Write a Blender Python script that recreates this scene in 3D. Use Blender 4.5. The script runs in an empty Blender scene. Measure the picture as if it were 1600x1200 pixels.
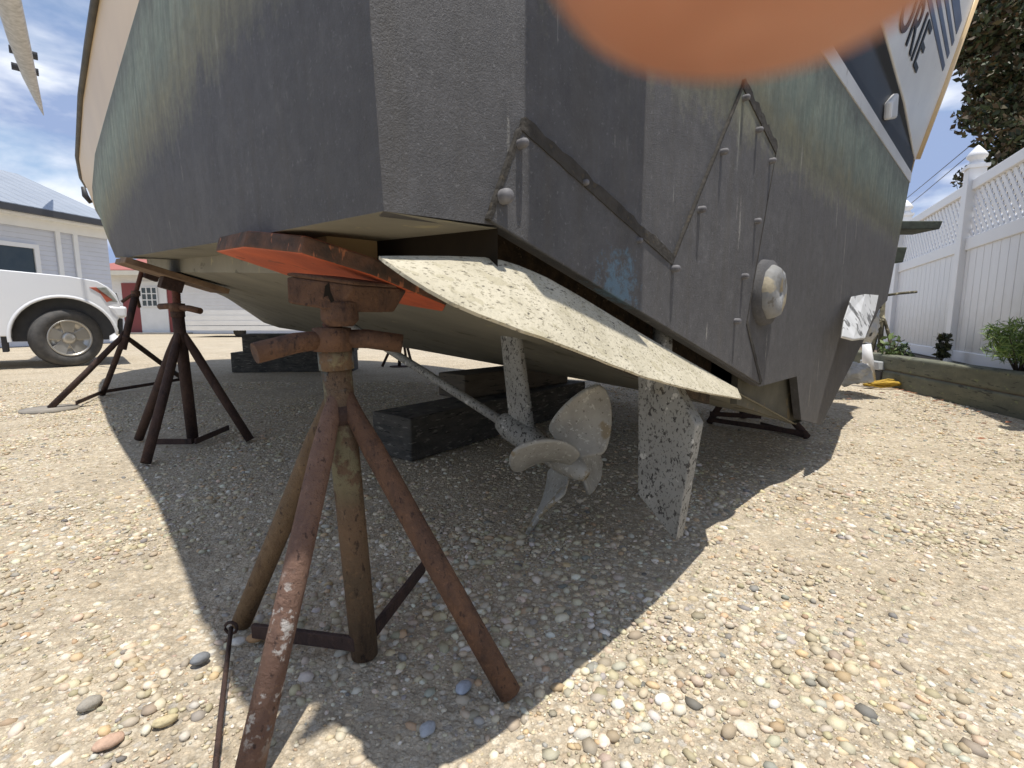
import bpy, bmesh, math, random
import numpy as np
from mathutils import Vector, Matrix, noise
random.seed(7); rng = np.random.default_rng(11)
scene = bpy.context.scene
COL = scene.collection
R = math.radians
V = Vector

# ------------------------------------------------------------------ camera model
FPX, PITCH, CAMH = 760.0, R(7.5), 0.63
CP, SP = math.cos(PITCH), math.sin(PITCH)
CAM = V((0, 0, CAMH))
def ray(px, py):
    u = (px - 800) / FPX; v = (600 - py) / FPX
    return V((u, CP + v * SP, -SP + v * CP))
def on_ground(px, py, z=0.0):
    d = ray(px, py); return CAM + d * ((z - CAMH) / d.z)
def at_depth(px, py, y):
    d = ray(px, py); return CAM + d * (y / d.y)
# boat frame: s forward of the transom, t to starboard of the keel, z up
AX = V((-math.cos(R(45)), math.sin(R(45)), 0)); TX = V((math.sin(R(45)), math.cos(R(45)), 0)); ZX = V((0, 0, 1))
BO = V((1.196, 1.924, 0))
def W(s, t, z): return BO + AX * s + TX * t + ZX * z
def boat_of(p):
    r = p - BO; return V((r.dot(AX), r.dot(TX), p.z))
def on_plane(px, py, p0, n):
    d = ray(px, py); return CAM + d * ((p0 - CAM).dot(n) / d.dot(n))
def tr(px, py, s=0.0):                      # a point of the transom plane (s) as (t, z)
    b = boat_of(on_plane(px, py, W(s, 0, 0), AX)); return (b.y, b.z)
def at_s(px, py, s): return on_plane(px, py, W(s, 0, 0), AX)
def at_t(px, py, t): return on_plane(px, py, W(0, t, 0), TX)

# ------------------------------------------------------------------ materials
class NT:
    def __init__(self, name):
        self.m = bpy.data.materials.new(name); self.m.use_nodes = True
        self.t = self.m.node_tree; self.n = self.t.nodes; self.l = self.t.links
        self.b = self.n['Principled BSDF']
        self.co = self.n.new('ShaderNodeTexCoord').outputs['Object']
    def link(self, a, b): self.l.new(a, b)
    def map(self, scale=(1, 1, 1), rot=(0, 0, 0)):
        k = self.n.new('ShaderNodeMapping'); k.inputs['Scale'].default_value = scale; k.inputs['Rotation'].default_value = rot
        self.link(self.co, k.inputs['Vector']); return k.outputs['Vector']
    def noise(self, scale, detail=4, rough=.55, co=None, dist=0):
        k = self.n.new('ShaderNodeTexNoise'); k.inputs['Scale'].default_value = scale; k.inputs['Detail'].default_value = detail
        k.inputs['Roughness'].default_value = rough; k.inputs['Distortion'].default_value = dist
        self.link(co if co is not None else self.co, k.inputs['Vector']); return k.outputs['Fac']
    def voro(self, scale, co=None, feature='F1', out='Distance'):
        k = self.n.new('ShaderNodeTexVoronoi'); k.feature = feature; k.inputs['Scale'].default_value = scale
        self.link(co if co is not None else self.co, k.inputs['Vector']); return k.outputs[out]
    def ramp(self, fac, stops, interp='LINEAR'):
        k = self.n.new('ShaderNodeValToRGB'); k.color_ramp.interpolation = interp; e = k.color_ramp.elements
        while len(e) < len(stops): e.new(0.5)
        for el, (p, c) in zip(e, stops):
            el.position = p; el.color = (c, c, c, 1) if isinstance(c, (int, float)) else (*c, 1)
        self.link(fac, k.inputs[0]); return k.outputs[0]
    def mix(self, fac, a, b, mode='MIX'):
        k = self.n.new('ShaderNodeMix'); k.data_type = 'RGBA'; k.blend_type = mode
        for sock, v in ((k.inputs[0], fac), (k.inputs[6], a), (k.inputs[7], b)):
            if isinstance(v, (int, float)): sock.default_value = v if sock.type == 'VALUE' else (v, v, v, 1)
            elif isinstance(v, tuple): sock.default_value = (*v, 1)
            else: self.link(v, sock)
        return k.outputs[2]
    def math(self, op, a, b=0.0, c=None):
        k = self.n.new('ShaderNodeMath'); k.operation = op
        for i, v in enumerate((a, b, c)):
            if v is None: continue
            if isinstance(v, (int, float)): k.inputs[i].default_value = v
            else: self.link(v, k.inputs[i])
        return k.outputs[0]
    def sep(self, co=None):
        k = self.n.new('ShaderNodeSeparateXYZ'); self.link(co if co is not None else self.co, k.inputs[0]); return k.outputs
    def bump(self, h, strength=.5, dist=.01, prev=None):
        k = self.n.new('ShaderNodeBump'); k.inputs['Strength'].default_value = strength; k.inputs['Distance'].default_value = dist
        self.link(h, k.inputs['Height'])
        if prev is not None: self.link(prev, k.inputs['Normal'])
        return k.outputs[0]
    def done(self, col, rough=.8, nrm=None, metal=0, spec=.5):
        if isinstance(col, tuple): self.b.inputs['Base Color'].default_value = (*col, 1)
        else: self.link(col, self.b.inputs['Base Color'])
        if isinstance(rough, (int, float)): self.b.inputs['Roughness'].default_value = rough
        else: self.link(rough, self.b.inputs['Roughness'])
        self.b.inputs['Metallic'].default_value = metal; self.b.inputs['Specular IOR Level'].default_value = spec
        if nrm is not None: self.link(nrm, self.b.inputs['Normal'])
        return self.m

def simple(name, c1, c2=None, scale=6, rough=.7, bump=0, bscale=60, spots=None, metal=0, stretch=(1, 1, 1), spec=.5, lo=.35, hi=.65):
    k = NT(name); c2 = c2 or tuple(x * .8 for x in c1)
    co = k.map(stretch)
    col = k.mix(k.ramp(k.noise(scale, 5, co=co), [(lo, 0.0), (hi, 1.0)]), c1, c2)
    if spots:
        for (sc, ss, thr, st) in spots:
            f = k.ramp(k.noise(ss, 3, .6, co=k.map(st)), [(thr, 0.0), (thr + .04, 1.0)])
            col = k.mix(f, col, sc)
    nr = k.bump(k.noise(bscale, 4), bump, .004) if bump else None
    return k.done(col, rough, nr, metal, spec)

def mat_rust(name, a=(.115, .062, .045), b=(.20, .098, .050), c=(.05, .036, .036), paint=None, pz=0.0):
    dim = lambda c_, f: tuple(x * f for x in c_)
    gr = lambda c_: tuple(.8 * x + .2 * sum(c_) / 3 for x in c_)
    a, b, c = gr(dim(a, .72)), gr(dim(b, .72)), dim(c, .8)
    k = NT(name)
    col = k.mix(k.ramp(k.noise(9, 6, .65), [(.36, 0.0), (.66, 1.0)]), a, b)
    col = k.mix(k.ramp(k.noise(22, 5, .7, co=k.map((1, 1, .25))), [(.5, 0.0), (.72, 1.0)]), col, c)
    col = k.mix(k.ramp(k.noise(85, 4, .7), [(.56, 0.0), (.70, .6)]), col, dim(b, 1.35))
    col = k.mix(k.ramp(k.noise(120, 3, .6, co=k.map((1, 1, .5))), [(.60, 0.0), (.68, .8)]), col, (.035, .022, .02))
    if paint:
        for (pc, sc, thr, zlo, zhi, soft) in paint:
            z = k.sep()[2]
            band = k.math('MULTIPLY', k.ramp(k.math('SUBTRACT', z, zlo - 1), [(1 - .5 * 0 - soft if False else .5, 0.0), (.5001, 1.0)]) if False else
                          k.math('SMOOTH_MIN', k.math('MULTIPLY', k.math('SUBTRACT', z, zlo), 1 / soft), 1.0, 0.0),
                          k.math('MINIMUM', k.math('MULTIPLY', k.math('SUBTRACT', zhi, z), 1 / soft), 1.0))
            band = k.math('MAXIMUM', band, 0.0)
            f = k.math('MULTIPLY', k.ramp(k.noise(sc, 5, .65), [(thr, 0.0), (thr + .05, 1.0)]), band)
            col = k.mix(f, col, pc)
    nr = k.bump(k.math('ADD', k.noise(130, 6, .8), k.math('MULTIPLY', k.ramp(k.noise(40, 5, .7), [(.45, 0.0), (.55, 1.0)]), .6)), .8, .003)
    return k.done(col, .82, nr, 0, .3)

def mat_bottom(name):
    """weathered antifouling: charcoal low down, a slimy green band from about a metre up"""
    k = NT(name)
    geo = k.n.new('ShaderNodeNewGeometry'); P = geo.outputs['Position']; z = k.sep(P)[2]
    big = k.noise(1.3, 5, .6, co=P); mid = k.noise(9, 5, .6, co=P)
    fine = k.noise(150, 3, .6, co=P)
    col = k.mix(k.ramp(big, [(.3, 0.0), (.7, 1.0)]), (.083, .081, .083), (.108, .105, .107))
    col = k.mix(k.ramp(mid, [(.35, 0.0), (.7, .55)]), col, (.068, .066, .067))
    streak = k.noise(7, 5, .65, co=k.map((5, 5, .35)))
    mp = k.n.new('ShaderNodeMapping'); mp.inputs['Scale'].default_value = (6, 6, .4); k.link(P, mp.inputs[0])
    mpd = k.n.new('ShaderNodeMapping'); mpd.inputs['Scale'].default_value = (1, 1, .09); k.link(P, mpd.inputs[0])
    streak = k.noise(6, 5, .7, co=mp.outputs[0])
    zz = k.math('ADD', z, k.math('MULTIPLY', k.math('SUBTRACT', mid, .5), .20))
    zz = k.math('ADD', zz, k.math('MULTIPLY', k.math('SUBTRACT', k.noise(45, 5, .75, co=P), .5), .16))
    zz = k.math('ADD', zz, k.math('MULTIPLY', k.math('SUBTRACT', streak, .5), .14))
    g = k.ramp(zz, [(0.0, 0.0), (1.0, 1.0)])
    kk = k.n.new('ShaderNodeMapRange'); kk.inputs[1].default_value = 1.07; kk.inputs[2].default_value = 1.18; k.link(zz, kk.inputs[0])
    k2 = k.n.new('ShaderNodeMapRange'); k2.inputs[1].default_value = 1.19; k2.inputs[2].default_value = 1.33; k.link(zz, k2.inputs[0])
    green = k.mix(k.ramp(streak, [(.35, 0.0), (.65, 1.0)]), (.215, .260, .210), (.30, .325, .25))
    green = k.mix(k.ramp(mid, [(.45, 0.0), (.75, .7)]), green, (.14, .175, .14))
    olive = k.mix(k.ramp(mid, [(.3, 0.0), (.7, 1.0)]), (.30, .285, .17), (.18, .18, .13))
    col = k.mix(k.math('MULTIPLY', kk.outputs[0], .8), col, olive)
    col = k.mix(k2.outputs[0], col, green)
    k3 = k.n.new('ShaderNodeMapRange'); k3.inputs[1].default_value = 1.42; k3.inputs[2].default_value = 1.52; k.link(zz, k3.inputs[0])
    col = k.mix(k.math('MULTIPLY', k3.outputs[0], .6), col, (.13, .13, .115))
    mpf = k.n.new('ShaderNodeMapping'); mpf.inputs['Scale'].default_value = (1, 1, .05); k.link(P, mpf.inputs[0])
    fs_ = k.noise(70, 4, .7, co=mpf.outputs[0]); fm = k.noise(26, 6, .75, co=P)
    col = k.mix(.22, col, k.ramp(fs_, [(.3, .35), (.5, .5), (.7, .68)]), 'OVERLAY')
    col = k.mix(.5, col, k.ramp(fm, [(.3, .30), (.5, .5), (.7, .72)]), 'OVERLAY')
    # pale drips and scuffs
    scr = k.math('MULTIPLY', k.ramp(streak, [(.665, 0.0), (.69, 1.0)]), k.ramp(k.noise(4, 4, .6, co=P), [(.5, 0.0), (.62, 1.0)]))
    col = k.mix(k.math('MULTIPLY', scr, .55), col, (.42, .42, .38))
    col = k.mix(k.math('MULTIPLY', k.ramp(fine, [(.62, 0.0), (.70, 1.0)]), .35), col, (.27, .27, .27))
    scuff = k.math('MULTIPLY', k.ramp(k.noise(38, 6, .8, co=P), [(.56, 0.0), (.66, 1.0)]), k.ramp(k.noise(2.6, 4, .6, co=P), [(.48, 0.0), (.66, 1.0)]))
    col = k.mix(k.math('MULTIPLY', scuff, .55), col, (.21, .205, .20))
    dirt = k.math('MULTIPLY', k.ramp(k.noise(3.5, 5, .65, co=mp.outputs[0]), [(.50, 0.0), (.68, 1.0)]), .55)
    col = k.mix(k.math('MULTIPLY', dirt, .6), col, (.080, .070, .056))
    drip = k.ramp(k.noise(30, 2, .5, co=mpd.outputs[0]), [(.725, 0.0), (.74, 1.0)])
    drip = k.math('MULTIPLY', drip, k.ramp(k.noise(55, 4, .8, co=P), [(.40, 0.0), (.60, 1.0)]))
    col = k.mix(k.math('MULTIPLY', drip, .5), col, (.46, .44, .39))
    # blue paint rubbed through in one place on the panel
    bc = W(-.02, -1.42, .685)
    vs = k.n.new('ShaderNodeVectorMath'); vs.operation = 'DISTANCE'; k.link(P, vs.inputs[0]); vs.inputs[1].default_value = bc
    bl = k.ramp(k.math('ADD', vs.outputs[1], k.math('MULTIPLY', k.noise(42, 6, .8, co=P), .34)), [(.195, 1.0), (.235, 0.0)])
    col = k.mix(k.math('MULTIPLY', bl, .6), col, (.13, .24, .33))
    h = k.math('ADD', k.noise(520, 3, .7, co=P), k.math('MULTIPLY', k.noise(190, 4, .7, co=P), .9))
    nr = k.bump(h, .8, .003)
    nr = k.bump(k.noise(5, 3, .5, co=P), .25, .010, nr)
    return k.done(col, .62, nr, 0, .35)

def mat_ground():
    k = NT('gravelly_sand'); P = k.co
    v = k.n.new('ShaderNodeTexVoronoi'); v.inputs['Scale'].default_value = 62; v.inputs['Randomness'].default_value = 1
    k.link(P, v.inputs['Vector'])
    v2 = k.n.new('ShaderNodeTexVoronoi'); v2.inputs['Scale'].default_value = 150; k.link(P, v2.inputs['Vector'])
    cr = k.sep(v.outputs['Color'])[0]; cr2 = k.sep(v2.outputs['Color'])[0]
    peb = k.ramp(cr, [(0, (.48, .42, .32)), (.25, (.54, .48, .375)), (.45, (.42, .36, .27)), (.6, (.58, .53, .44)), (.74, (.46, .37, .26)), (.84, (.36, .335, .295)), (.93, (.53, .465, .36))], 'CONSTANT')
    peb2 = k.ramp(cr2, [(0, (.40, .33, .235)), (.3, (.47, .395, .285)), (.6, (.36, .30, .22)), (.8, (.53, .46, .35)), (.93, (.26, .23, .19))], 'CONSTANT')
    sand = k.mix(k.ramp(k.noise(3.0, 5, .6), [(.35, 0.0), (.65, 1.0)]), (.415, .350, .255), (.475, .405, .30))
    sand = k.mix(k.ramp(k.noise(260, 3, .7), [(.3, 0.0), (.7, 1.0)]), sand, (.30, .255, .19))
    patch = k.ramp(k.math('ADD', k.noise(1.1, 4, .55), k.math('MULTIPLY', k.noise(7, 3), .25)), [(.52, 0.0), (.70, 1.0)])
    inside = k.ramp(v.outputs['Distance'], [(.36, 1.0), (.52, 0.0)])
    inside2 = k.ramp(v2.outputs['Distance'], [(.38, 1.0), (.54, 0.0)])
    col = k.mix(k.math('MULTIPLY', inside2, .75), sand, peb2)
    col = k.mix(k.math('MULTIPLY', inside, k.math('ADD', .35, k.math('MULTIPLY', patch, .65))), col, peb)
    col = k.mix(k.ramp(k.noise(.55, 4, .6), [(.45, 0.0), (.75, .35)]), col, (.30, .26, .2))
    col = k.mix(.8, col, k.ramp(k.noise(34, 5, .8), [(.32, .30), (.5, .52), (.68, .76)]), 'OVERLAY')
    col = k.mix(.5, col, k.ramp(k.noise(2.2, 5, .65), [(.3, .40), (.5, .52), (.7, .62)]), 'OVERLAY')
    h = k.math('ADD', k.math('MULTIPLY', inside, .8), k.math('MULTIPLY', inside2, .5))
    h = k.math('ADD', h, k.math('MULTIPLY', k.noise(300, 3, .7), .35))
    nr = k.bump(h, .55, .006)
    return k.done(col, .92, nr, 0, .2)

def mat_attr(name, rough=.7, bscale=200, amt=.25):
    k = NT(name)
    a = k.n.new('ShaderNodeVertexColor'); a.layer_name = 'Col'
    col = k.mix(k.ramp(k.noise(bscale, 4, .65), [(.3, 0.0), (.75, amt)]), a.outputs[0], (.24, .2, .15))
    return k.done(col, rough, k.bump(k.noise(bscale * 2, 3), .25, .001), 0, .3)

def mat_siding(name, c, pitch, axis=2, groove=.12, dark=.55, rough=.5):
    k = NT(name); z = k.sep()[axis]
    f = k.math('FRACT', k.math('MULTIPLY', z, 1 / pitch))
    g = k.ramp(f, [(0, dark), (groove, 1.0)])
    col = k.mix(k.ramp(k.noise(2.5, 4), [(.35, 0.0), (.7, 1.0)]), c, tuple(x * .93 for x in c))
    nr = k.bump(k.ramp(f, [(0, 0.0), (groove, 1.0), (1, .55)]), .8, .012)
    return k.done(col, rough, nr)

M = {}
M['bottom'] = mat_bottom('weathered_antifouling')
M['under'] = simple('hull_underside', (.27, .255, .205), (.20, .19, .155), 3, .7, .3, 60, [((.13, .12, .09), 5, .62, (1, 1, 3)), ((.33, .30, .2), 14, .66, (1, 1, 1))])
M['cream'] = simple('cream_gelcoat', (.72, .53, .29), (.66, .48, .26), 3, .35, .05, 40, [((.42, .34, .24), 18, .70, (1, 1, .2))])
M['white'] = simple('white_gelcoat', (.74, .73, .70), (.66, .65, .63), 4, .3, .03, 40, [((.45, .42, .38), 15, .70, (1, 1, .3))])
M['navy'] = simple('navy_gelcoat', (.010, .013, .020), (.016, .021, .03), 4, .5, 0, 60, None, 0, (1, 1, 1), .25)
M['darkrail'] = simple('dark_rubber', (.045, .045, .042), (.09, .08, .065), 8, .6, .2)
M['void'] = simple('recess_shade', (.012, .010, .008), (.022, .017, .012), 9, .95, 0, 60, None, 0, (1, 1, 1), .1)  # near black that paints in the shade of slots and openings
M['growth'] = simple('dried_growth', (.075, .050, .030), (.030, .022, .015), 40, .95, .9, 120, [((.15, .11, .07), 90, .64, (1, 1, 1))])
M['tab'] = simple('tab_cream', (.42, .38, .28), (.51, .465, .355), 14, .85, .8, 120,
                  [((.40, .36, .255), 30, .56, (1, 1, 1)), ((.10, .085, .06), 130, .625, (.5, .5, 1.6)), ((.27, .24, .17), 190, .58, (.6, .6, 1.4)), ((.09, .08, .06), 75, .66, (.45, .45, 1.8))])
M['gear'] = simple('speckled_running_gear', (.30, .295, .27), (.23, .228, .21), 12, .7, .35, 90,
                   [((.035, .032, .03), 95, .575, (1, 1, .7)), ((.10, .095, .085), 190, .58, (1, 1, .7)), ((.035, .032, .03), 48, .66, (1, 1, .6)), ((.5, .49, .45), 30, .66, (1, 1, 1))])
M['prop'] = simple('dull_bronze_prop', (.37, .36, .325), (.28, .27, .24), 14, .6, .5, 110, [((.26, .215, .14), 9, .60, (1, 1, 1)), ((.48, .47, .43), 70, .60, (1, 1, 1)), ((.16, .145, .12), 90, .64, (1, 1, 1))], 0, (1, 1, 1))
M['zinc'] = simple('zinc_anode', (.25, .255, .26), (.19, .185, .17), 12, .7, .5, 90, [((.33, .285, .20), 11, .54, (1, 1, 1)), ((.14, .13, .11), 30, .62, (1, 1, 1))], 0)
M['bolt'] = simple('painted_bolt', (.17, .165, .17), (.10, .095, .10), 60, .75, .2)
M['rust'] = mat_rust('rusty_steel', (.14, .072, .045), (.25, .118, .055), (.06, .04, .036))
M['rust_dark'] = mat_rust('dark_rusty_steel', (.075, .042, .034), (.125, .066, .045), (.035, .024, .024))
M['rust_col'] = mat_rust('rusty_column', (.17, .115, .065), (.27, .155, .075), (.07, .045, .03), [((.15, .18, .18), 14, .50, .50, .64, .05), ((.22, .19, .11), 16, .50, .3, .6, .05)])
M['rust_foot'] = mat_rust('primer_and_rust', (.22, .115, .078), (.30, .165, .105), (.13, .08, .07), [((.46, .43, .40), 34, .56, .03, .26, .04), ((.36, .47, .56), 9, .44, -.2, .085, .03)])
M['rust_olive'] = mat_rust('olive_rust', (.20, .125, .06), (.26, .16, .075), (.12, .075, .045))
M['rust_red'] = mat_rust('red_rust', (.19, .062, .035), (.25, .095, .05), (.08, .032, .026))
M['orange'] = simple('orange_painted_wood', (.60, .125, .045), (.42, .085, .035), 16, .6, .3, 80, [((.30, .07, .03), 25, .64, (1, 1, 1))])
M['padedge'] = simple('ply_edge', (.14, .068, .040), (.05, .033, .024), 26, .9, .8, 90, [((.34, .13, .065), 60, .62, (1, 1, .25))])
M['woodpad'] = simple('weathered_board', (.26, .17, .10), (.13, .08, .05), 14, .85, .5, 80)
M['shim'] = simple('fresh_wood', (.58, .42, .22), (.48, .34, .17), 6, .7, .2, 60)
M['timber'] = simple('creosoted_timber', (.042, .039, .034), (.085, .077, .064), 9, .9, 1.0, 40, [((.16, .15, .125), 16, .60, (1, 1, 5)), ((.015, .013, .011), 12, .62, (1, 1, 9))], 0, (1, 1, 3))
M['timber_brown'] = simple('brown_timber', (.115, .095, .070), (.075, .062, .047), 6, .85, .7, 50, [((.03, .025, .02), 10, .60, (1, 1, 7))], 0, (1, 1, 4))
M['bedtimber'] = simple('mossy_landscape_timber', (.15, .15, .105), (.10, .105, .075), 5, .9, .7, 40, [((.05, .05, .036), 7, .60, (1, 1, 8)), ((.17, .19, .10), 14, .64, (1, 1, 2))], 0, (1, 1, 3))
M['vinyl'] = simple('white_vinyl', (.80, .80, .80), (.76, .76, .77), 2, .38)
M['fenceboards'] = None
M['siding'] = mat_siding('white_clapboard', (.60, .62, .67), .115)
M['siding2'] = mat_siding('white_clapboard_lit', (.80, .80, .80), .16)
M['trim'] = simple('white_trim', (.80, .80, .78), (.75, .75, .73), 3, .45)
M['metalroof'] = None
M['redroof'] = simple('red_shingle', (.36, .12, .10), (.30, .11, .09), 12, .85, .4, 30)
M['maroon'] = simple('maroon_paint', (.24, .045, .045), (.21, .04, .04), 3, .5)
M['gutter'] = simple('dark_gutter', (.04, .042, .046), (.05, .05, .055), 4, .5)
M['glass'] = simple('window_glass', (.03, .045, .055), (.05, .065, .07), 2, .06)
M['truckwhite'] = simple('white_car_paint', (.80, .81, .82), (.79, .80, .81), 2, .16)
M['blackplastic'] = simple('black_plastic', (.03, .03, .032), (.045, .045, .045), 10, .6)
M['tyre'] = simple('tyre_rubber', (.055, .054, .053), (.085, .08, .075), 14, .85, .3, 80)
M['rim'] = simple('alloy_rim', (.52, .50, .46), (.46, .44, .4), 6, .35, 0, 60, None, .7)
M['lens'] = simple('headlight_lens', (.34, .35, .32), (.22, .23, .2), 14, .12)
M['amber'] = simple('amber_lens', (.45, .12, .07), (.4, .1, .06), 9, .2)
M['chrome'] = simple('chrome', (.6, .61, .62), (.5, .5, .5), 5, .15, 0, 60, None, .9)
M['bark'] = simple('bark', (.09, .068, .05), (.05, .04, .03), 14, .95, .8, 40, None, 0, (1, 1, .3))
M['plastic'] = simple('crumpled_plastic', (.66, .67, .68), (.55, .56, .56), 10, .3, .3, 30, [((.10, .10, .095), 13, .575, (1, 1, 1))])
M['bag'] = simple('pale_sack', (.60, .60, .59), (.42, .42, .40), 8, .6, .5, 40)
M['bucket'] = simple('grey_bin', (.42, .43, .43), (.36, .37, .37), 4, .5)
M['rope'] = simple('yellow_rope', (.52, .34, .035), (.36, .22, .03), 60, .8, .8, 160)
M['moss'] = simple('mossy_iron', (.05, .045, .032), (.14, .125, .08), 26, .95, .8, 60, [((.40, .36, .24), 24, .60, (1, 1, 1))])
M['gravel'] = mat_attr('loose_pebbles')
M['leaf'] = mat_attr('leaf', .55, 30, .1)
M['ground'] = mat_ground()

def _boards():
    k = NT('vinyl_boards'); s = k.sep()
    d = k.math('ADD', k.math('MULTIPLY', s[0], math.sin(R(26))), k.math('MULTIPLY', s[1], math.cos(R(26))))
    f = k.math('FRACT', k.math('MULTIPLY', d, 1 / .152))
    col = k.mix(k.ramp(k.noise(1.2, 4), [(.35, 0.0), (.7, 1.0)]), (.79, .79, .80), (.74, .745, .75))
    low = k.ramp(k.math('ADD', s[2], k.math('MULTIPLY', k.noise(9, 5, .7), .5)), [(.42, 1.0), (.80, 0.0)])
    col = k.mix(k.math('MULTIPLY', low, .45), col, (.42, .38, .30))
    vst = k.ramp(k.noise(5, 5, .7, co=k.map((3, 3, .25))), [(.52, 0.0), (.72, .22)])
    col = k.mix(vst, col, (.50, .49, .45))
    nr = k.bump(k.ramp(f, [(0, 0.0), (.05, 1.0), (.95, 1.0), (1, 0.0)]), .9, .008)
    return k.done(col, .4, nr)
M['fenceboards'] = _boards()
def _mroof():
    k = NT('ribbed_metal_roof'); s = k.sep()
    d = k.math('ADD', k.math('MULTIPLY', s[0], .27), k.math('MULTIPLY', s[1], .96))
    f = k.math('FRACT', k.math('MULTIPLY', d, 1 / .3))
    nr = k.bump(k.ramp(f, [(0, 1.0), (.15, 0.0), (.85, 0.0), (1, 1.0)]), 1, .03)
    col = k.mix(k.ramp(k.noise(1, 4), [(.3, 0.0), (.7, 1.0)]), (.36, .39, .43), (.30, .33, .37))
    return k.done(col, .45, nr, .3)
M['metalroof'] = _mroof()
def _skin():
    k = NT('skin')
    col = k.mix(k.ramp(k.noise(130, 4, .6), [(.35, 0.0), (.7, 1.0)]), (.46, .215, .135), (.36, .15, .088))
    k.b.inputs['Subsurface Weight'].default_value = .25
    k.b.inputs['Subsurface Radius'].default_value = (.006, .002, .001)
    k.b.inputs['Subsurface Scale'].default_value = 1.0
    return k.done(col, .5, k.bump(k.noise(900, 3), .15, .0005), 0, .35)
M['skin'] = _skin()

# ------------------------------------------------------------------ objects
def tag(o, label=None, cat=None, group=None, kind=None):
    if label: o['label'] = label
    if cat: o['category'] = cat
    if group: o['group'] = group
    if kind: o['kind'] = kind
    return o
def thing(name, loc, label, cat, group=None):
    o = bpy.data.objects.new(name, None); o.location = loc; o.empty_display_size = .1; COL.objects.link(o)
    return tag(o, label, cat, group)
def origin_of(o):
    p = V((0, 0, 0))
    while o: p = p + o.location; o = o.parent
    return p

class MB:
    def __init__(self): self.v = []; self.f = []; self.mi = []; self.sm = []
    def add(self, vs, fs, mi=0, sm=False):
        b = len(self.v); self.v += [tuple(x) for x in vs]
        for f in fs: self.f.append([b + i for i in f]); self.mi.append(mi); self.sm.append(sm)
        return self
    def box(self, c, ax, half, mi=0):
        c = V(c); a, b, d = [V(x) * h for x, h in zip(ax, half)]
        vs = [c + a * i + b * j + d * k for i in (-1, 1) for j in (-1, 1) for k in (-1, 1)]
        return self.add(vs, [(0, 1, 3, 2), (4, 6, 7, 5), (0, 4, 5, 1), (2, 3, 7, 6), (0, 2, 6, 4), (1, 5, 7, 3)], mi)
    def tube(self, pts, rad, n=14, mi=0, caps=True, flat=1.0, up=None):
        pts = [V(p) for p in pts]; rad = rad if isinstance(rad, (list, tuple)) else [rad] * len(pts)
        vs = []; up = V(up) if up else V((0.13, .21, 1))
        for i, p in enumerate(pts):
            d = (pts[min(i + 1, len(pts) - 1)] - pts[max(i - 1, 0)]).normalized()
            x = d.cross(up)
            if x.length < .02: x = d.cross(V((1, 0, 0)))
            x.normalize(); y = x.cross(d).normalized()
            for k in range(n):
                a = 2 * math.pi * k / n; vs.append(p + (x * math.cos(a) + y * math.sin(a) * flat) * rad[i])
        fs = [(i * n + k, i * n + (k + 1) % n, (i + 1) * n + (k + 1) % n, (i + 1) * n + k) for i in range(len(pts) - 1) for k in range(n)]
        self.add(vs, fs, mi, True)
        if caps:
            b = len(self.v) - len(vs); m = len(pts) - 1
            self.f.append([b + k for k in reversed(range(n))]); self.f.append([b + m * n + k for k in range(n)])
            self.mi += [mi, mi]; self.sm += [False, False]
        return self
    def lathe(self, c, axis, prof, n=24, mi=0):
        axis = V(axis).normalized(); x = axis.orthogonal().normalized(); y = axis.cross(x)
        vs = []
        for (r, h) in prof:
            for k in range(n):
                a = 2 * math.pi * k / n; vs.append(V(c) + axis * h + (x * math.cos(a) + y * math.sin(a)) * r)
        fs = [(i * n + k, i * n + (k + 1) % n, (i + 1) * n + (k + 1) % n, (i + 1) * n + k) for i in range(len(prof) - 1) for k in range(n)]
        return self.add(vs, fs, mi, True)
    def prism(self, poly, off, mi=0, mi_side=None):
        n = len(poly); off = V(off); vs = [V(p) for p in poly] + [V(p) + off for p in poly]
        self.add(vs, [list(range(n)), list(reversed(range(n, 2 * n)))], mi)
        b = len(self.v) - 2 * n
        for k in range(n):
            self.f.append([b + (k + 1) % n, b + k, b + n + k, b + n + (k + 1) % n]); self.mi.append(mi if mi_side is None else mi_side); self.sm.append(False)
        return self
    def grid(self, rows, mi=0, sm=True, flip=False):
        m = len(rows[0]); vs = [p for r in rows for p in r]
        fs = []
        for i in range(len(rows) - 1):
            for j in range(m - 1):
                q = (i * m + j, i * m + j + 1, (i + 1) * m + j + 1, (i + 1) * m + j)
                fs.append(tuple(reversed(q)) if flip else q)
        return self.add(vs, fs, mi, sm)
    def build(self, name, mats, parent=None, bevel=0, seg=2, loc=None, recalc=True):
        mats = mats if isinstance(mats, (list, tuple)) else [mats]
        base = origin_of(parent) if parent else V(loc or (0, 0, 0))
        me = bpy.data.meshes.new(name)
        me.from_pydata([tuple(V(p) - base) for p in self.v], [], self.f)
        for m in mats: me.materials.append(M[m] if isinstance(m, str) else m)
        me.polygons.foreach_set('material_index', self.mi); me.polygons.foreach_set('use_smooth', self.sm)
        if recalc:
            bm = bmesh.new(); bm.from_mesh(me); bmesh.ops.recalc_face_normals(bm, faces=bm.faces); bm.to_mesh(me); bm.free()
        me.update()
        o = bpy.data.objects.new(name, me); COL.objects.link(o)
        if parent: o.parent = parent
        else: o.location = base
        if bevel:
            b = o.modifiers.new('bevel', 'BEVEL'); b.width = bevel; b.segments = seg; b.limit_method = 'ANGLE'; b.angle_limit = R(35); b.harden_normals = False
        return o
def lerp(a, b, f): return a + (b - a) * f
def interp(x, xs, ys):
    return float(np.interp(x, xs, ys))

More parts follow.
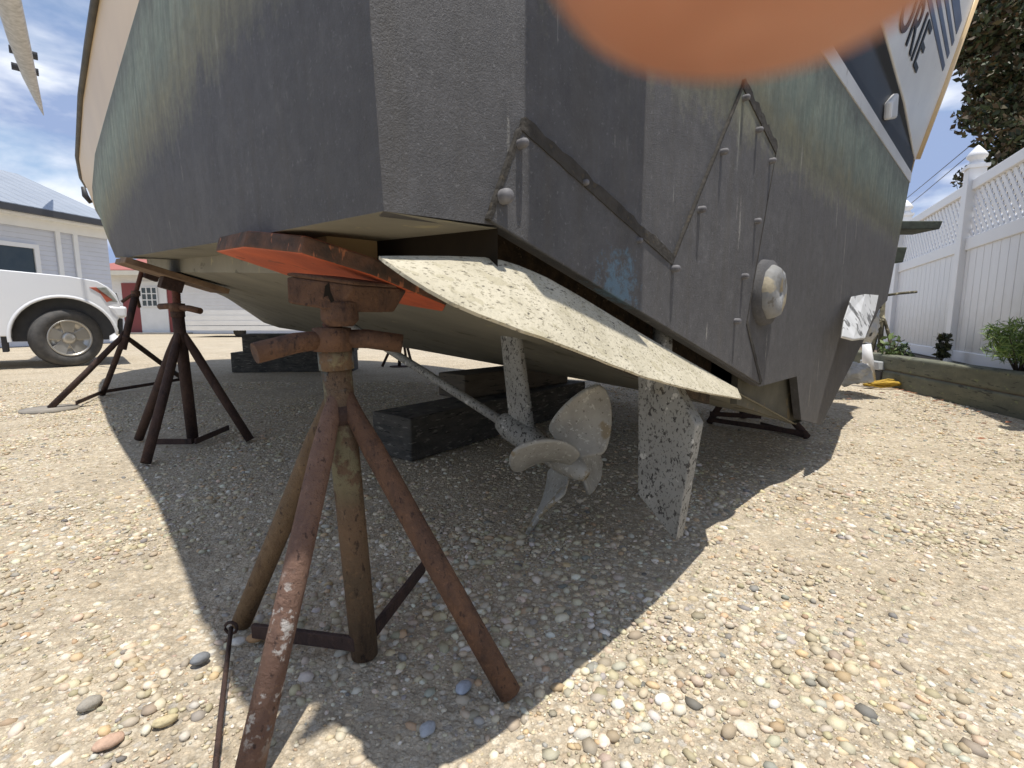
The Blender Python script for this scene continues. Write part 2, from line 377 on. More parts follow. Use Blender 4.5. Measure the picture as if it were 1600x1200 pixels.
# ------------------------------------------------------------------ ground
def ground_z(x, y):
    return .012 * noise.noise(V((x * .9, y * .9, 3.1))) + .006 * noise.noise(V((x * 3.1, y * 3.1, 1.7)))
def build_ground():
    xs = np.concatenate([-np.geomspace(400, 7, 24), np.arange(-6.6, 6.7, .2), np.geomspace(7, 400, 24)])
    ys = np.concatenate([-np.geomspace(400, 2, 20), np.arange(-1.8, 9, .2), np.geomspace(9.3, 400, 26)])
    mb = MB(); rows = []
    for y in ys:
        rows.append([V((x, y, (ground_z(x, y) if abs(x) < 7 and -2 < y < 9.2 else 0) - .006)) for x in xs])
    mb.grid(rows, 0, True, True)
    o = mb.build('gravel_ground', 'ground'); tag(o, 'pale sandy gravel yard', 'ground', kind='structure')
build_ground()

def ico(sub):
    bm = bmesh.new(); bmesh.ops.create_icosphere(bm, subdivisions=sub, radius=1)
    v = np.array([x.co[:] for x in bm.verts]); f = np.array([[w.index for w in x.verts] for x in bm.faces]); bm.free(); return v, f
PAL = np.array([1.06, 1.04, .98]) * np.array([(.60, .53, .40), (.67, .61, .50), (.53, .45, .32), (.57, .42, .27), (.70, .67, .60), (.36, .345, .32), (.47, .405, .32), (.60, .49, .39), (.20, .195, .19), (.57, .50, .34)])
PW = np.array([.24, .17, .17, .06, .10, .05, .10, .04, .012, .058]); PW = PW / PW.sum()
def pebbles(pts, sizes, sub, name):
    v, f = ico(sub); n = len(pts); nv = len(v)
    q = rng.uniform(0, 2 * math.pi, n)
    sx = sizes * rng.uniform(.8, 1.25, n); sy = sizes * rng.uniform(.6, 1.0, n); sz = sizes * rng.uniform(.35, .62, n)
    lump = 1 + rng.normal(0, .09, (n, nv, 1))
    P = v[None] * lump * np.stack([sx, sy, sz], 1)[:, None, :]
    tx = rng.normal(0, .25, n)
    y2 = P[:, :, 1] * np.cos(tx)[:, None] - P[:, :, 2] * np.sin(tx)[:, None]
    z2 = P[:, :, 1] * np.sin(tx)[:, None] + P[:, :, 2] * np.cos(tx)[:, None]
    c, s = np.cos(q)[:, None], np.sin(q)[:, None]
    X = P[:, :, 0] * c - y2 * s + pts[:, 0:1]; Y = P[:, :, 0] * s + y2 * c + pts[:, 1:2]
    Z = z2 + (pts[:, 2] + sz * rng.uniform(-.25, .45, n))[:, None]
    co = np.stack([X, Y, Z], 2).reshape(-1, 3)
    fa = (f[None] + (np.arange(n) * nv)[:, None, None]).reshape(-1, 3)
    me = bpy.data.meshes.new(name); me.vertices.add(len(co)); me.vertices.foreach_set('co', co.ravel().astype(np.float32))
    me.loops.add(fa.size); me.loops.foreach_set('vertex_index', fa.ravel().astype(np.int32))
    me.polygons.add(len(fa)); me.polygons.foreach_set('loop_start', np.arange(0, fa.size, 3, dtype=np.int32))
    me.polygons.foreach_set('use_smooth', np.ones(len(fa), bool)); me.update()
    colr = PAL[rng.choice(len(PAL), n, p=PW)] * rng.uniform(.62, 1.15, (n, 1)) * rng.uniform(.95, 1.05, (n, 3))
    rgba = np.concatenate([np.repeat(colr, nv, 0), np.ones((n * nv, 1))], 1)
    at = me.color_attributes.new('Col', 'FLOAT_COLOR', 'POINT'); at.data.foreach_set('color', rgba.ravel().astype(np.float32))
    me.materials.append(M['gravel'])
    o = bpy.data.objects.new(name, me); COL.objects.link(o); return o
def scatter(ymin, ymax, per, smin, smax, seed, big):
    r = np.random.default_rng(seed); out = []; sz = []
    W_ = 1.32
    n = int(per * W_ * (ymax ** 2 - ymin ** 2))
    y = np.sqrt(r.uniform(ymin ** 2, ymax ** 2, n)); x = r.uniform(-1, 1, n) * (W_ * y + .12)
    for a, b in zip(x, y):
        m = noise.noise(V((a * 1.3, b * 1.3, 0))) * .6 + noise.noise(V((a * 4, b * 4, 5))) * .4
        if r.random() > .56 + 1.35 * m: continue
        s = smin * (smax / smin) ** (r.random() ** 3.6)
        out.append((a, b, ground_z(a, b) - .006)); sz.append(s * (1 + .35 * m))
    return np.array(out), np.array(sz)
p1, s1 = scatter(.40, 1.75, 13500, .0026, .0145, 1, False)
g1 = pebbles(p1, s1, 2 if False else 1, 'gravel_stones')
p2, s2 = scatter(1.75, 5.0, 4200, .004, .014, 2, False)
g2 = pebbles(p2, s2, 1 if False else 0 + 1, 'gravel_stones')
tag(g1, 'loose rounded pebbles lying on the sand in the foreground', 'gravel', kind='stuff')
tag(g2, 'loose rounded pebbles covering the yard further back', 'gravel', kind='stuff')
# a few individually striking stones
def stone(px, py, size, col, label, el=(1, .75, .5), rot=.4):
    p = on_ground(px, py); bm = bmesh.new(); bmesh.ops.create_icosphere(bm, subdivisions=3, radius=1)
    for v in bm.verts:
        f = 1 + .16 * noise.noise(v.co * 1.3 + V((px * .1, py * .07, 0)))
        v.co = V((v.co.x * el[0], v.co.y * el[1], v.co.z * el[2])) * size * f
    bmesh.ops.rotate(bm, verts=bm.verts, cent=(0, 0, 0), matrix=Matrix.Rotation(rot, 3, 'Z'))
    me = bpy.data.meshes.new('stone'); bm.to_mesh(me); bm.free()
    for q in me.polygons: q.use_smooth = True
    me.materials.append(simple('stone_surface', col, tuple(c * .75 for c in col), 90, .75, .4, 200))
    o = bpy.data.objects.new('stone', me); o.location = (p.x, p.y, size * el[2] * .22); COL.objects.link(o)
    tag(o, label, 'stone', 'larger stones in the gravel')
stone(313, 1030, .017, (.20, .21, .22), 'dark grey wet looking stone on the gravel left of the thin rod', rot=.9)
stone(400, 997, .017, (.50, .30, .15), 'orange brown stone at the foot of the rear left stand leg')
stone(372, 1003, .014, (.74, .71, .64), 'white stone beside the orange stone at the stand leg')
stone(1035, 1095, .0135, (.78, .76, .70), 'round white stone alone on bare sand in the foreground', (1, .9, .6))
stone(170, 1160, .018, (.52, .35, .25), 'salmon pink stone at the lower left of the yard', (1.1, .7, .45), .7)
stone(140, 1100, .017, (.34, .31, .26), 'olive grey stone above the salmon pink stone', rot=1.1)
stone(257, 1128, .015, (.56, .47, .28), 'mustard coloured long stone between the pink stone and the rod', (1.2, .6, .5), .5)
stone(1165, 1140, .017, (.70, .63, .5), 'cream flat stone at the bottom edge right of centre', (1.1, .75, .4), 2.2)
stone(724, 1075, .016, (.42, .45, .50), 'blue grey stone in the shadow beside the right stand leg', rot=.9)
stone(668, 1140, .015, (.43, .44, .45), 'grey oval stone at the tip of the boat shadow', rot=1.2)

# ------------------------------------------------------------------ the boat
boat = thing('motor_boat', (BO.x, BO.y, 0), 'large motor boat propped ashore on rusty stands with charcoal and green weathered bottom', 'boat')
SS = [0.0, .35, .68, 1.0, 1.24, 1.8, 2.38, 3.05, 3.6, 4, 4.5, 5, 5.5, 6, 6.5, 7, 7.4, 7.8, 8.05]
def kz(s): return interp(s, [0, .77, 1.9, 2.9, 5.8, 7.2, 8.05], [.218, .285, .352, .415, .55, .85, 1.45])
def cz(s): return interp(s, [0, .68, 1.24, 2.38, 3.05, 4, 5, 6, 7, 8.05], [.754, .795, .837, .918, .987, 1.07, 1.17, 1.30, 1.5, 1.75])
def ct(s): return interp(s, [0, .68, 1.24, 2.38, 3.05, 4, 5, 6, 7, 7.6, 8.05], [1.9, 1.89, 1.87, 1.83, 1.80, 1.69, 1.48, 1.16, .72, .36, .03])
def wt(s): return interp(s, [0, 1.3, 3, 4.2, 5.2, 6.2, 7.2, 8.05], [1.9, 1.89, 1.845, 1.765, 1.655, 1.42, .90, .06])
def wz(s): return interp(s, [0, 3, 5.2, 7, 8.05], [1.52, 1.52, 1.55, 1.65, 1.75])
def rt(s): return interp(s, [0, .7, 1.3, 2, 3, 4.5, 5.5, 6.3, 7.3, 8.05], [2.0, 1.945, 1.905, 1.895, 1.868, 1.79, 1.70, 1.585, 1.06, .10])
def rz(s): return interp(s, [0, 3, 4.5, 6, 8.05], [1.80, 1.80, 1.83, 1.93, 2.1])
def shz(s): return interp(s, [0, .9, 1.5, 2.2], [2.5, 2.5, 2.15, 0])
CHW = .18
def stbd(s): return interp(s, [0, 2.5], [1, 0])     # the starboard quarter flares a little more
def side_t(side, row, s):
    f = stbd(s) if side > 0 else 0
    return {'c': ct(s) * (1 - .165 * f), 'w': wt(s) * (1 + .05 * f), 'r': rt(s) * (1 + .11 * f)}[row] * side
def smooth_rows(fn): return [fn(s) for s in SS]
hull = MB()
for side in (-1, 1):
    lo, mid, hi = [], [], []
    for s in SS:
        c = W(s, side_t(side, 'c', s), cz(s)); w = W(s, side_t(side, 'w', s), wz(s)); r_ = W(s, side_t(side, 'r', s), rz(s))
        lo.append([c.lerp(w, k / 4) + TX * side * .012 * math.sin(math.pi * k / 4) for k in range(5)])
        mid.append([w, w.lerp(r_, .5), r_])
        top = max(rz(s) + .03, shz(s)); hi.append([r_, W(s, side_t(side, 'r', s) * 1.004, top)])
    hull.grid(lo, 0); hull.grid(mid, 1); hull.grid(hi, 2)
hull.build('hull_side', ['bottom', 'cream', 'white'], boat)
# the bottom: deadrise planes, chine step and chine flat
bot = MB(); flat = MB()
for side in (-1, 1):
    rows, ch = [], []
    for s in SS:
        t1 = side_t(side, 'c', s); ti = side * max(abs(t1) - CHW, 0.0)
        zi = max(cz(s) - .055, kz(s) + .02)
        kf = .07 if s < 6.5 else .02
        pts = [W(s, 0, kz(s)), W(s, side * min(kf, abs(ti)), kz(s) + .004)]
        for k in range(1, 6): pts.append(W(s, lerp(side * min(kf, abs(ti)), ti, k / 5), lerp(kz(s) + .004, zi, k / 5) + .012 * math.sin(math.pi * k / 5)))
        rows.append(pts); ch.append([W(s, ti, zi), W(s, ti, cz(s) + .004), W(s, t1, cz(s))])
    for s in (0.0,): rows[0] = [p + AX * .03 for p in rows[0]]
    bot.grid(rows, 0); flat.grid([c[1:] for c in ch], 0, False)
    flat.grid([c[:2] for c in ch[:2]], 1, False); flat.grid([c[:2] for c in ch[1:]], 0, False)  # aftmost step face painted near black for the shade in the slot
bot.build('hull_bottom', 'under', boat)
flat.build('chine_flat', ['under', 'void'], boat)
dk = MB()
rows = [[W(s, side_t(-1, 'r', s) * 1.0, max(rz(s) + .02, 1.5)), W(s, 0, rz(s) + .05), W(s, side_t(1, 'r', s), max(rz(s) + .02, 1.5))] for s in SS]
dk.grid(rows, 0, True); dk.build('deck', 'white', boat)
rr = MB()
for side in (-1, 1):
    rr.tube([W(s, side_t(side, 'r', s) + side * .006, rz(s) + .01) for s in SS if s > .3], .016, 8)
rr.build('spray_rail', 'darkrail', boat)

# transom
def zt(t): return .762 - .306 * (t + 1.72)
n1 = tr(1187, 604); n2 = tr(1245, 588); n3 = tr(1252, 656); n4 = tr(1283, 664)
edge_p = [(b.y, b.z) for b in (boat_of(W(0, side_t(-1, 'c', 0), cz(0)).lerp(W(0, side_t(-1, 'w', 0), wz(0)), k / 4) - TX * .012 * math.sin(math.pi * k / 4)) for k in range(4, -1, -1))]
poly = [(-1.72, .762), n1, n2, n3, n4, (1.36, .70), (1.585, .75), (1.99, 1.522)] + edge_p
tm = MB(); tm.prism([W(0, t, z) for t, z in poly], AX * .03 + TX * .012)
tm.build('transom', 'bottom', boat)
st = MB(); st.prism([W(-.004, -1.9, 1.523), W(-.004, 2.0, 1.523), W(-.004, 2.02, 1.588), W(-.004, -1.9, 1.588)], AX * .034)
st.build('boot_stripe', 'white', boat)
nv = MB(); nv.prism([W(0, -1.9, 1.589), W(0, 2.02, 1.589), W(0, 2.11, 1.75), W(0, 2.08, 2.4), W(0, -1.98, 2.4)], AX * .03)
nv.build('upper_transom', 'navy', boat)
# raked name board
def nb(t, z):  # raked plane
    return W(-.012 - .24 * (z - 1.72), t, z)
bd = MB()
pl = [(-1.9, 1.86), (.5, 1.86), (1.3, 1.80), (2.12, 1.69), (2.12, 2.25), (2.05, 2.62), (-1.98, 2.62)]
bd.prism([nb(t, z) for t, z in pl], AX * .012); board = bd.build('name_board', 'white', boat, .006)
st2 = MB()
for z0, z1 in ((2.16, 2.19), (2.225, 2.255), (2.29, 2.32), (2.35, 2.42)):
    st2.prism([nb(t, z) - AX * .004 for t, z in ((.5, z0), (1.92, z0 - .02), (1.92, z1 - .02), (.5, z1))], AX * .006)
st2.build('blue_stripe', simple('blue_stripe_paint', (.05, .075, .14), (.08, .10, .16), 6, .3), boat)
edge = MB(); edge.tube([nb(2.13, 1.70), nb(2.13, 2.1), nb(2.07, 2.62)], .022, 8); edge.build('corner_trim', 'cream', boat)
# lettering on the board
def letters(txt, t0, z0, size):
    cu = bpy.data.curves.new('boat_name', 'FONT'); cu.body = txt; cu.size = size; cu.extrude = .002; cu.space_character = 1.05
    tmp = bpy.data.objects.new('boat_name', cu); COL.objects.link(tmp)
    bpy.context.view_layer.update()
    me = bpy.data.meshes.new_from_object(tmp.evaluated_get(bpy.context.evaluated_depsgraph_get()))
    COL.objects.unlink(tmp); bpy.data.objects.remove(tmp)
    o = bpy.data.objects.new('boat_name', me); COL.objects.link(o); o.parent = boat
    up = (nb(0, 1) - nb(0, 0)).normalized(); right = TX; nrm = right.cross(up)
    p = nb(t0, z0) + nrm * .004
    for v in me.vertices: v.co = p + right * v.co.x + up * v.co.y + nrm * v.co.z - BO
    me.materials.append(M['navy']); return o
letters('ORIE', .62, 1.935, .30)
# the bilge wall behind the slot under the transom and its ceiling
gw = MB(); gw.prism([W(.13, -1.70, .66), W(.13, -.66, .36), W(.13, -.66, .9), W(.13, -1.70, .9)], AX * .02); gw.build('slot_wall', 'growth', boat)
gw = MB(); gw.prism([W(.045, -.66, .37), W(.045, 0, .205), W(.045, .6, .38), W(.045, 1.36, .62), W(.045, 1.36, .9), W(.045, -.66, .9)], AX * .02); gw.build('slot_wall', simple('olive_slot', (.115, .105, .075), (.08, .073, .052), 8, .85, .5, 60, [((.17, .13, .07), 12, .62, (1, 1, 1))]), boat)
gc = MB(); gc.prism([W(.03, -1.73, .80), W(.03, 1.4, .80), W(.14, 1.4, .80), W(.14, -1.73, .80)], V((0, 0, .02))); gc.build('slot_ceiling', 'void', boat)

# bolted doubler panel
PS = -.007
pp = [tr(766, 344, PS), tr(815, 202, PS), tr(1050, 413, PS), tr(1161, 138, PS), tr(1212, 240, PS), tr(1166, 506, PS), tr(1188, 600, PS)]
pan = MB(); pan.prism([W(PS, t, z) for t, z in pp], AX * (-PS + .001)); panel = pan.build('doubler_panel', 'bottom', boat, .002)
ck = MB()  # dark strips that paint in the ledge shade along the panel edges
ctr = (sum(p[0] for p in pp) / 7, sum(p[1] for p in pp) / 7)
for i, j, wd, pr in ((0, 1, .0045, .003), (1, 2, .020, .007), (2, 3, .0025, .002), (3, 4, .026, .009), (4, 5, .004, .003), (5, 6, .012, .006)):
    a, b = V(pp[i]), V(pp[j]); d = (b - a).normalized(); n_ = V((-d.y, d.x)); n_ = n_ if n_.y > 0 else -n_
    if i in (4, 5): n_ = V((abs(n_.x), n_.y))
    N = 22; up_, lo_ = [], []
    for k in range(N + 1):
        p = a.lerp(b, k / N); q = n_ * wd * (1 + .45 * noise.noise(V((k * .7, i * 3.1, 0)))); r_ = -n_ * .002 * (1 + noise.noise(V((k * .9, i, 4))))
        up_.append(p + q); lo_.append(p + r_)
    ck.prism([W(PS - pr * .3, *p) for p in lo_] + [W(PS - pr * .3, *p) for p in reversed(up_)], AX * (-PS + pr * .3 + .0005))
ck.build('ledge_shade_strip', simple('ledge_shade', (.048, .042, .035), (.026, .023, .019), 30, .95, .8, 90, [((.055, .044, .030), 60, .62, (1, 1, 1))]), panel)
for (px, py, r_) in [(811, 226, .0068), (785, 308, .0105), (912, 286, .005), (997, 376, .005), (1051, 420, .0075), (1092, 328, .0075), (1127, 238, .0075), (1161, 154, .0075), (1182, 204, .0075),
                     (1203, 252, .008), (1180, 346, .008), (1160, 432, .008), (1148, 502, .008)]:
    t, z = tr(px, py, PS); b = MB()
    h = .010 if r_ < .006 else .017
    b.lathe(W(PS, t, z), -AX, [(r_, -.002), (r_, h * .6), (r_ * .85, h * .85), (r_ * .45, h), (.0005, h * 1.02)], 14)
    b.build('bolt', 'bolt', panel)
# zinc anode on its boss
t, z = tr(1209, 457, -.03)
bs = MB(); bs.lathe(W(0, t, z), -AX, [(.098, 0), (.094, .022), (.001, .0225)], 28); bs.build('anode_boss', 'bottom', boat)
an = MB(); an.lathe(W(-.02, t, z), -AX, [(.080, 0), (.080, .010), (.070, .026), (.056, .030), (.016, .030), (.014, .016), (.001, .0155)], 9); an.build('anode', 'zinc', boat)
# white drain flap in the navy band
t, z = tr(1392, 165, -.02)
df = MB(); df.prism([W(0, t - .06, z + .0), W(0, t + .10, z + .09), W(0, t + .12, z - .03), W(0, t - .05, z - .08)], -AX * .035); df.build('drain_flap', 'white', boat, .012)
# unseen ledge added over the transom to throw the vertical band of shade
lg = MB(); lg.box(W(-.10, -1.50, 1.72), (AX, TX, ZX), (.10, .165, .02)); lg.build('shade_ledge', 'timber_brown', boat, .006)

# trim tab: a plate that follows the chine flat and deadrise, dropped well down
fe = [(592, 400, .03), (640, 399.5, .025), (700, 400, .02), (770, 402.5, .02), (806, 413, .015), (850, 431, .01), (905, 462, .01), (1000, 520, .01), (1080, 566, .01), (1152, 607, 0)]
ae = [(604, 408, -.02), (645, 437, -.06), (680, 458, -.08), (709, 473, -.095), (772, 500, -.11), (836, 522, -.12), (900, 546, -.12), (964, 572, -.115), (1004, 587, -.11), (1049, 600, -.105), (1098, 612, -.09), (1159, 623, -.05)]
tb = MB(); NC = 8
fp = [at_s(*p) for p in fe]; ap_ = [at_s(*p) for p in ae]
def resample(P, n):
    d = [0]
    for a, b in zip(P, P[1:]): d.append(d[-1] + (b - a).length)
    out = []
    for k in range(n):
        x = d[-1] * k / (n - 1); q = max(i for i in range(len(P) - 1) if d[i] <= x + 1e-9)
        out.append(P[q].lerp(P[q + 1], (x - d[q]) / (d[q + 1] - d[q])))
    return out
nx = 36; fp = resample(fp, nx); ap_ = resample(ap_, nx)
chip = lambda k: .004 * noise.noise(V((k * .9, 3, 1))) if 0 < k < nx - 1 else 0
rows = [[fp[k].lerp(ap_[k], c / NC + (chip(k) * 4 if c == NC else 0)) for k in range(nx)] for c in range(NC + 1)]
tb.grid(rows, 0, False); tbo = tb.build('trim_tab', 'tab', boat, recalc=False)
so_ = tbo.modifiers.new('thick', 'SOLIDIFY'); so_.thickness = .004; so_.offset = 1 if tbo.data.polygons[0].normal.z < 0 else -1
# the other tab, seen past the starboard quarter
tb2 = MB(); q2 = [at_s(px, py, s_) for px, py, s_ in ((1331, 463, -.02), (1352, 459, -.015), (1373, 461, -.01), (1368, 486, -.04), (1352, 528, -.10), (1334, 530, -.10), (1316, 525, -.09), (1320, 496, -.05))]
tb2.prism(q2, V((0, 0, -.008)) + AX * .006); tb2.build('trim_tab', 'plastic', boat, .003)

# running gear (port)
TG = -1.10
def gp(px, py, t=TG): return at_t(px, py, t)
hub_f = gp(802, 668); hub_a = gp(884, 722)
adir = (W(1, TG, .30) - W(0, TG, 0)).normalized()
barrel_a = gp(842, 690)
sh = MB(); sh.tube([hub_a - adir * .05, hub_a + adir * 1.62], .0165, 16); sh.build('propeller_shaft', 'gear', boat)
bb = MB(); q = hub_a + adir * .085; bb.lathe(q, adir, [(.012, 0), (.034, .003), (.044, .05), (.044, .16), (.032, .20), (.012, .205)], 22); 
sb = q + adir * .10
top = gp(795, 520); 
def blade_sec(c, ch, th): return [c + AX * ch * .5, c + AX * ch * .2 + TX * th, c - AX * ch * .3 + TX * th * .8, c - AX * ch * .5, c - AX * ch * .3 - TX * th * .8, c + AX * ch * .2 - TX * th]
rows = []
for k in range(7):
    f = k / 6; c = sb.lerp(top + V((0, 0, .05)), f); rows.append(blade_sec(c, lerp(.115, .095, f), .014))
for r_ in rows: r_.append(r_[0])
bb.grid(rows, 0, True)
bb.build('shaft_strut', 'gear', boat)
def propeller(center, axis, Rr, rot, hand):
    a = axis.normalized(); x = TX; x = (x - a * x.dot(a)).normalized(); y = a.cross(x)
    root = MB(); root.lathe(center - a * .055, a, [(.003, -.03), (.02, -.022), (.030, 0), (.037, .03), (.040, .08), (.038, .11), (.012, .112)], 24)
    hub = root.build('propeller', 'prop', boat)
    for b in range(4):
        th0 = rot + b * math.pi / 2; nr, nc = 14, 11; rows = []
        for i in range(nr):
            f = i / (nr - 1); r_ = lerp(.03, Rr, f)
            wmax = .098 * (math.sin(math.pi * min(1, (f * .86 + .14)) ** .95) ** .55) if f < 1 else .0
            wmax = max(wmax, .006) if f < 1 else .010
            if f < .25: wmax = lerp(.040, wmax, f / .25)
            pitch = math.atan2(.105, max(r_, .045)); row = []
            for j in range(nc):
                c = (j / (nc - 1) * 2 - 1) * wmax - .02 * f
                ang = th0 + hand * c * math.cos(pitch) / max(r_, .05); ax_ = c * math.sin(pitch) + .012 * f
                camber = .010 * (1 - (j / (nc - 1) * 2 - 1) ** 2) * (1 - f * .5)
                row.append(center + (x * math.cos(ang) + y * math.sin(ang)) * r_ + a * (ax_ + camber))
            rows.append(row)
        bl = MB(); bl.grid(rows, 0, True); o = bl.build('blade', 'prop', hub, recalc=False)
        so = o.modifiers.new('thick', 'SOLIDIFY'); so.thickness = .013; so.offset = 0
        be = o.modifiers.new('sub', 'SUBSURF'); be.levels = 1; be.render_levels = 1
PROT, PHAND = R(16), -1
propeller(hub_a, adir, .250, PROT, PHAND)
# rudder: wedge section, thick trailing edge
ru = MB()
prof = [(at_t(1000, 586, TG), .0), (at_t(1056, 592, TG), .0), (at_t(1094, 662, TG), 0), (at_t(1062, 842, TG), 0), (at_t(998, 770, TG), 0)]
L_top, A_top0, A_top, A_bot, L_bot = [p for p, _ in prof]
def wedge(l, a, hl, ha): return [l - TX * hl, l + TX * hl, a + TX * ha, a - TX * ha]
sec = [wedge(L_top, A_top0, .012, .018), wedge(lerp(L_top, L_bot, .42), A_top, .008, .022), wedge(L_bot, lerp(A_top, A_bot, .62), .008, .022), wedge(A_bot + AX * .01, A_bot, .010, .020)]
vs = [p for s_ in sec for p in s_]; fs = []
for i in range(3):
    for k in range(4): fs.append((i * 4 + k, i * 4 + (k + 1) % 4, (i + 1) * 4 + (k + 1) % 4, (i + 1) * 4 + k))
fs += [(3, 2, 1, 0), (12, 13, 14, 15)]
ru.add(vs, fs); rud = ru.build('rudder', 'gear', boat, .004)
rs = MB(); rs.tube([W(.07, TG, .45), W(.07, TG, .64)], .024, 14)
rs.build('rudder_stock', 'gear', boat)
# starboard gear, half hidden
rs2 = MB(); rs2.prism([W(.53, 1.05, .58), W(.37, 1.05, .56), W(.37, 1.05, .2), W(.40, 1.05, .17), W(.52, 1.05, .26)], TX * .03); rs2.build('rudder', 'gear', boat, .004)
# long pale pole with black clips along the port gunwale
og = MB(); e0, e1 = at_s(11, -6, 11.0), at_s(68, 180, 17.0); dd = (e1 - e0) / 5.5
og.tube([W(3.0, -.4, 1.8), W(3.1, -.4, 4.6)], .05, 12); og.tube([W(3.1, -.4, 4.55), e0 - dd * 1.25], .02, 8)
og.tube([e0 - dd * 1.3 + ZX * .03, e0, e0 + dd * 1.6 - TX * .03, e0 + dd * 3.2 - TX * .04, e0 + dd * 4.6 - TX * .02, e1], [.17, .17, .16, .125, .065, .01], 12, 0, True, .6)
ogo = og.build('outrigger', simple('weathered_fibreglass', (.52, .50, .46), (.36, .34, .30), 12, .7, .3, 40), boat)
for px, py in ((32, 81), (35, 107)):
    c = at_s(px, py, 13.5 if py < 90 else 14.2); b = MB(); b.tube([c - TX * .16, c + TX * .24], .075, 8); b.build('clip', 'blackplastic', ogo)
# steps at the starboard quarter
for (x0, y0, x1, y1, dep, nm) in ((1400, 345, 1474, 358, 3.75, 0), (1393, 386, 1418, 410, 3.75, 1)):
    a = at_depth(x0, y0, dep); b_ = at_depth(x1, y0, dep); c = at_depth(x0, y1, dep); m = MB()
    m.prism([a - V((.25, 0, 0)), b_, b_ + V((-.02, 0, c.z - a.z)), c - V((.25, 0, 0))], V((0, .25, 0))); m.build('side_step', simple('green_step', (.07, .085, .065), (.045, .05, .04), 20, .8, .4), boat, .006)
ft = MB(); p = at_t(130, 292, -1.60); ft.tube([p, p - ZX * .09 + TX * .01, p - ZX * .16 + TX * .05], [.02, .03, .02], 8); ft.build('fairlead', 'blackplastic', boat)

# ------------------------------------------------------------------ jack stands
GST = 'rusty jack stands holding up the boat'
def make_stand(label, foot, top, feet, apex, legr=.021, colr=.026, leg_mats=None, col_mat='rust_dark', handle=None, cup=None, bars=(), chain=None, screw_to=None, base_mat='rust_dark', plates=()):
    root = thing('jack_stand', (foot.x, foot.y, 0), label, 'jack stand', GST)
    c = MB(); c.tube([foot, top], colr, 20); c.tube([top - (top - foot).normalized() * .035, top], colr * 1.16, 20); c.build('column', col_mat, root)
    for i, f in enumerate(feet):
        d = (apex - f).normalized()
        side = (f - foot); side.z = 0; side = side.normalized() if side.length > .01 else V((1, 0, 0))
        a2 = apex + side * (colr + legr * .3) 
        b = MB(); b.tube([f + V((0, 0, legr * .4)), f.lerp(a2, .5), f.lerp(a2, .88), a2, a2 + V((0, 0, .05)) - side * legr * .9], [legr, legr, legr * .97, legr * .8, legr * .35], 16)
        b.build('leg', (leg_mats[i] if leg_mats else base_mat), root)
    wl = MB(); wl.tube([apex - (top - foot).normalized() * .012, apex + (top - foot).normalized() * .004, apex + (top - foot).normalized() * .02], [colr * 1.08, colr * 1.2, colr * 1.05], 18); wl.build('weld_bead', base_mat, root)
    for a, b in bars:
        k = MB(); d = (b - a); w = d.cross(ZX).normalized()
        k.box((a + b) / 2, (d.normalized(), w, ZX), (d.length / 2, .005, .014)); k.build('brace', base_mat, root, .002)
    for pc, pr in plates:
        k = MB(); k.lathe(V((pc.x, pc.y, 0)), ZX, [(pr, 0), (pr, .012), (.001, .013)], 20); k.build('foot_plate', base_mat, root)
    if screw_to is not None:
        k = MB(); d = screw_to - top; n = max(6, int(d.length / .009)); r0 = colr * .72; pts, rad = [], []
        for i in range(n * 2 + 1):
            pts.append(top + d * (i / (n * 2))); rad.append(r0 * (1.0 if i % 2 else .84))
        k.tube(pts, rad, 16); k.build('screw', 'rust_red', root)
    if handle:
        k = MB(); hc, ends, hr = handle
        k.lathe(hc - ZX * .022, ZX, [(colr * .8, 0), (colr * 1.28, .001), (colr * 1.28, .04), (colr * .8, .041)], 18)
        for e in ends: k.tube([hc, hc.lerp(e, .5) + ZX * .004, e], [hr * .9, hr, hr], 12)
        k.build('handle', 'rust' if col_mat != 'moss' else 'moss', root)
    return root
# --- the near stand
F = dict(A=on_ground(378, 978), B=on_ground(388, 1222), C=on_ground(570, 1022), D=on_ground(797, 1090))
top = at_depth(523, 545, .827)
apex = F['C'].lerp(top, .80)
scr = at_depth(519, 486, .825)
hc = at_depth(519, 529, .825)
near = make_stand('nearest rusty jack stand with bright orange pad in the foreground', F['C'], top, [F['A'], F['B'], F['D']], apex, .0195, .0245,
    ['rust_olive', 'rust_foot', 'rust'], 'rust_col',
    (hc, [at_depth(398, 552, .74), at_depth(628, 537, .86)], .0165), None,
    [(on_ground(395, 985, .03), on_ground(556, 1006, .035)), (on_ground(585, 985, .035), on_ground(662, 885, .04))], None, scr, 'rust_dark')
# cup and pad: the pad lies against the hull bottom
def padz(t): return .703 - .28 * (t + 1.72) - .018
pn = ZX + TX * .28
def padpt(px, py, drop=.030): return on_plane(px, py, W(.3, -1.72, .703 + .015 - drop), pn - AX * .05)
cu_ = MB()
fl = [at_depth(447, 432, .765), at_depth(552, 446, .800), at_depth(552, 452, .80), at_depth(530, 487, .79), at_depth(449, 474, .765)]
cu_.prism(fl, V((.010, .020, 0)))
bk = V((.055, .075, .0)); cu_.prism([p + bk for p in fl], V((.010, .020, 0)))
tl, trr = fl[0], fl[1]
cu_.prism([fl[4], fl[3], fl[3] + bk, fl[4] + bk], V((0, 0, .008)))
cu_.prism([fl[0], fl[1], fl[1] + bk, fl[0] + bk], V((0, 0, .007)))
cu_.prism([fl[1], fl[3], fl[3] + bk, fl[1] + bk], V((-.008, 0, 0)))
cu_.lathe((fl[3] + fl[4]) / 2 + bk * .5 - ZX * .02, ZX, [(.02, -.01), (.03, 0), (.03, .03), (.01, .031)], 14)
cup = cu_.build('swivel_cup', 'rust', near, .003)
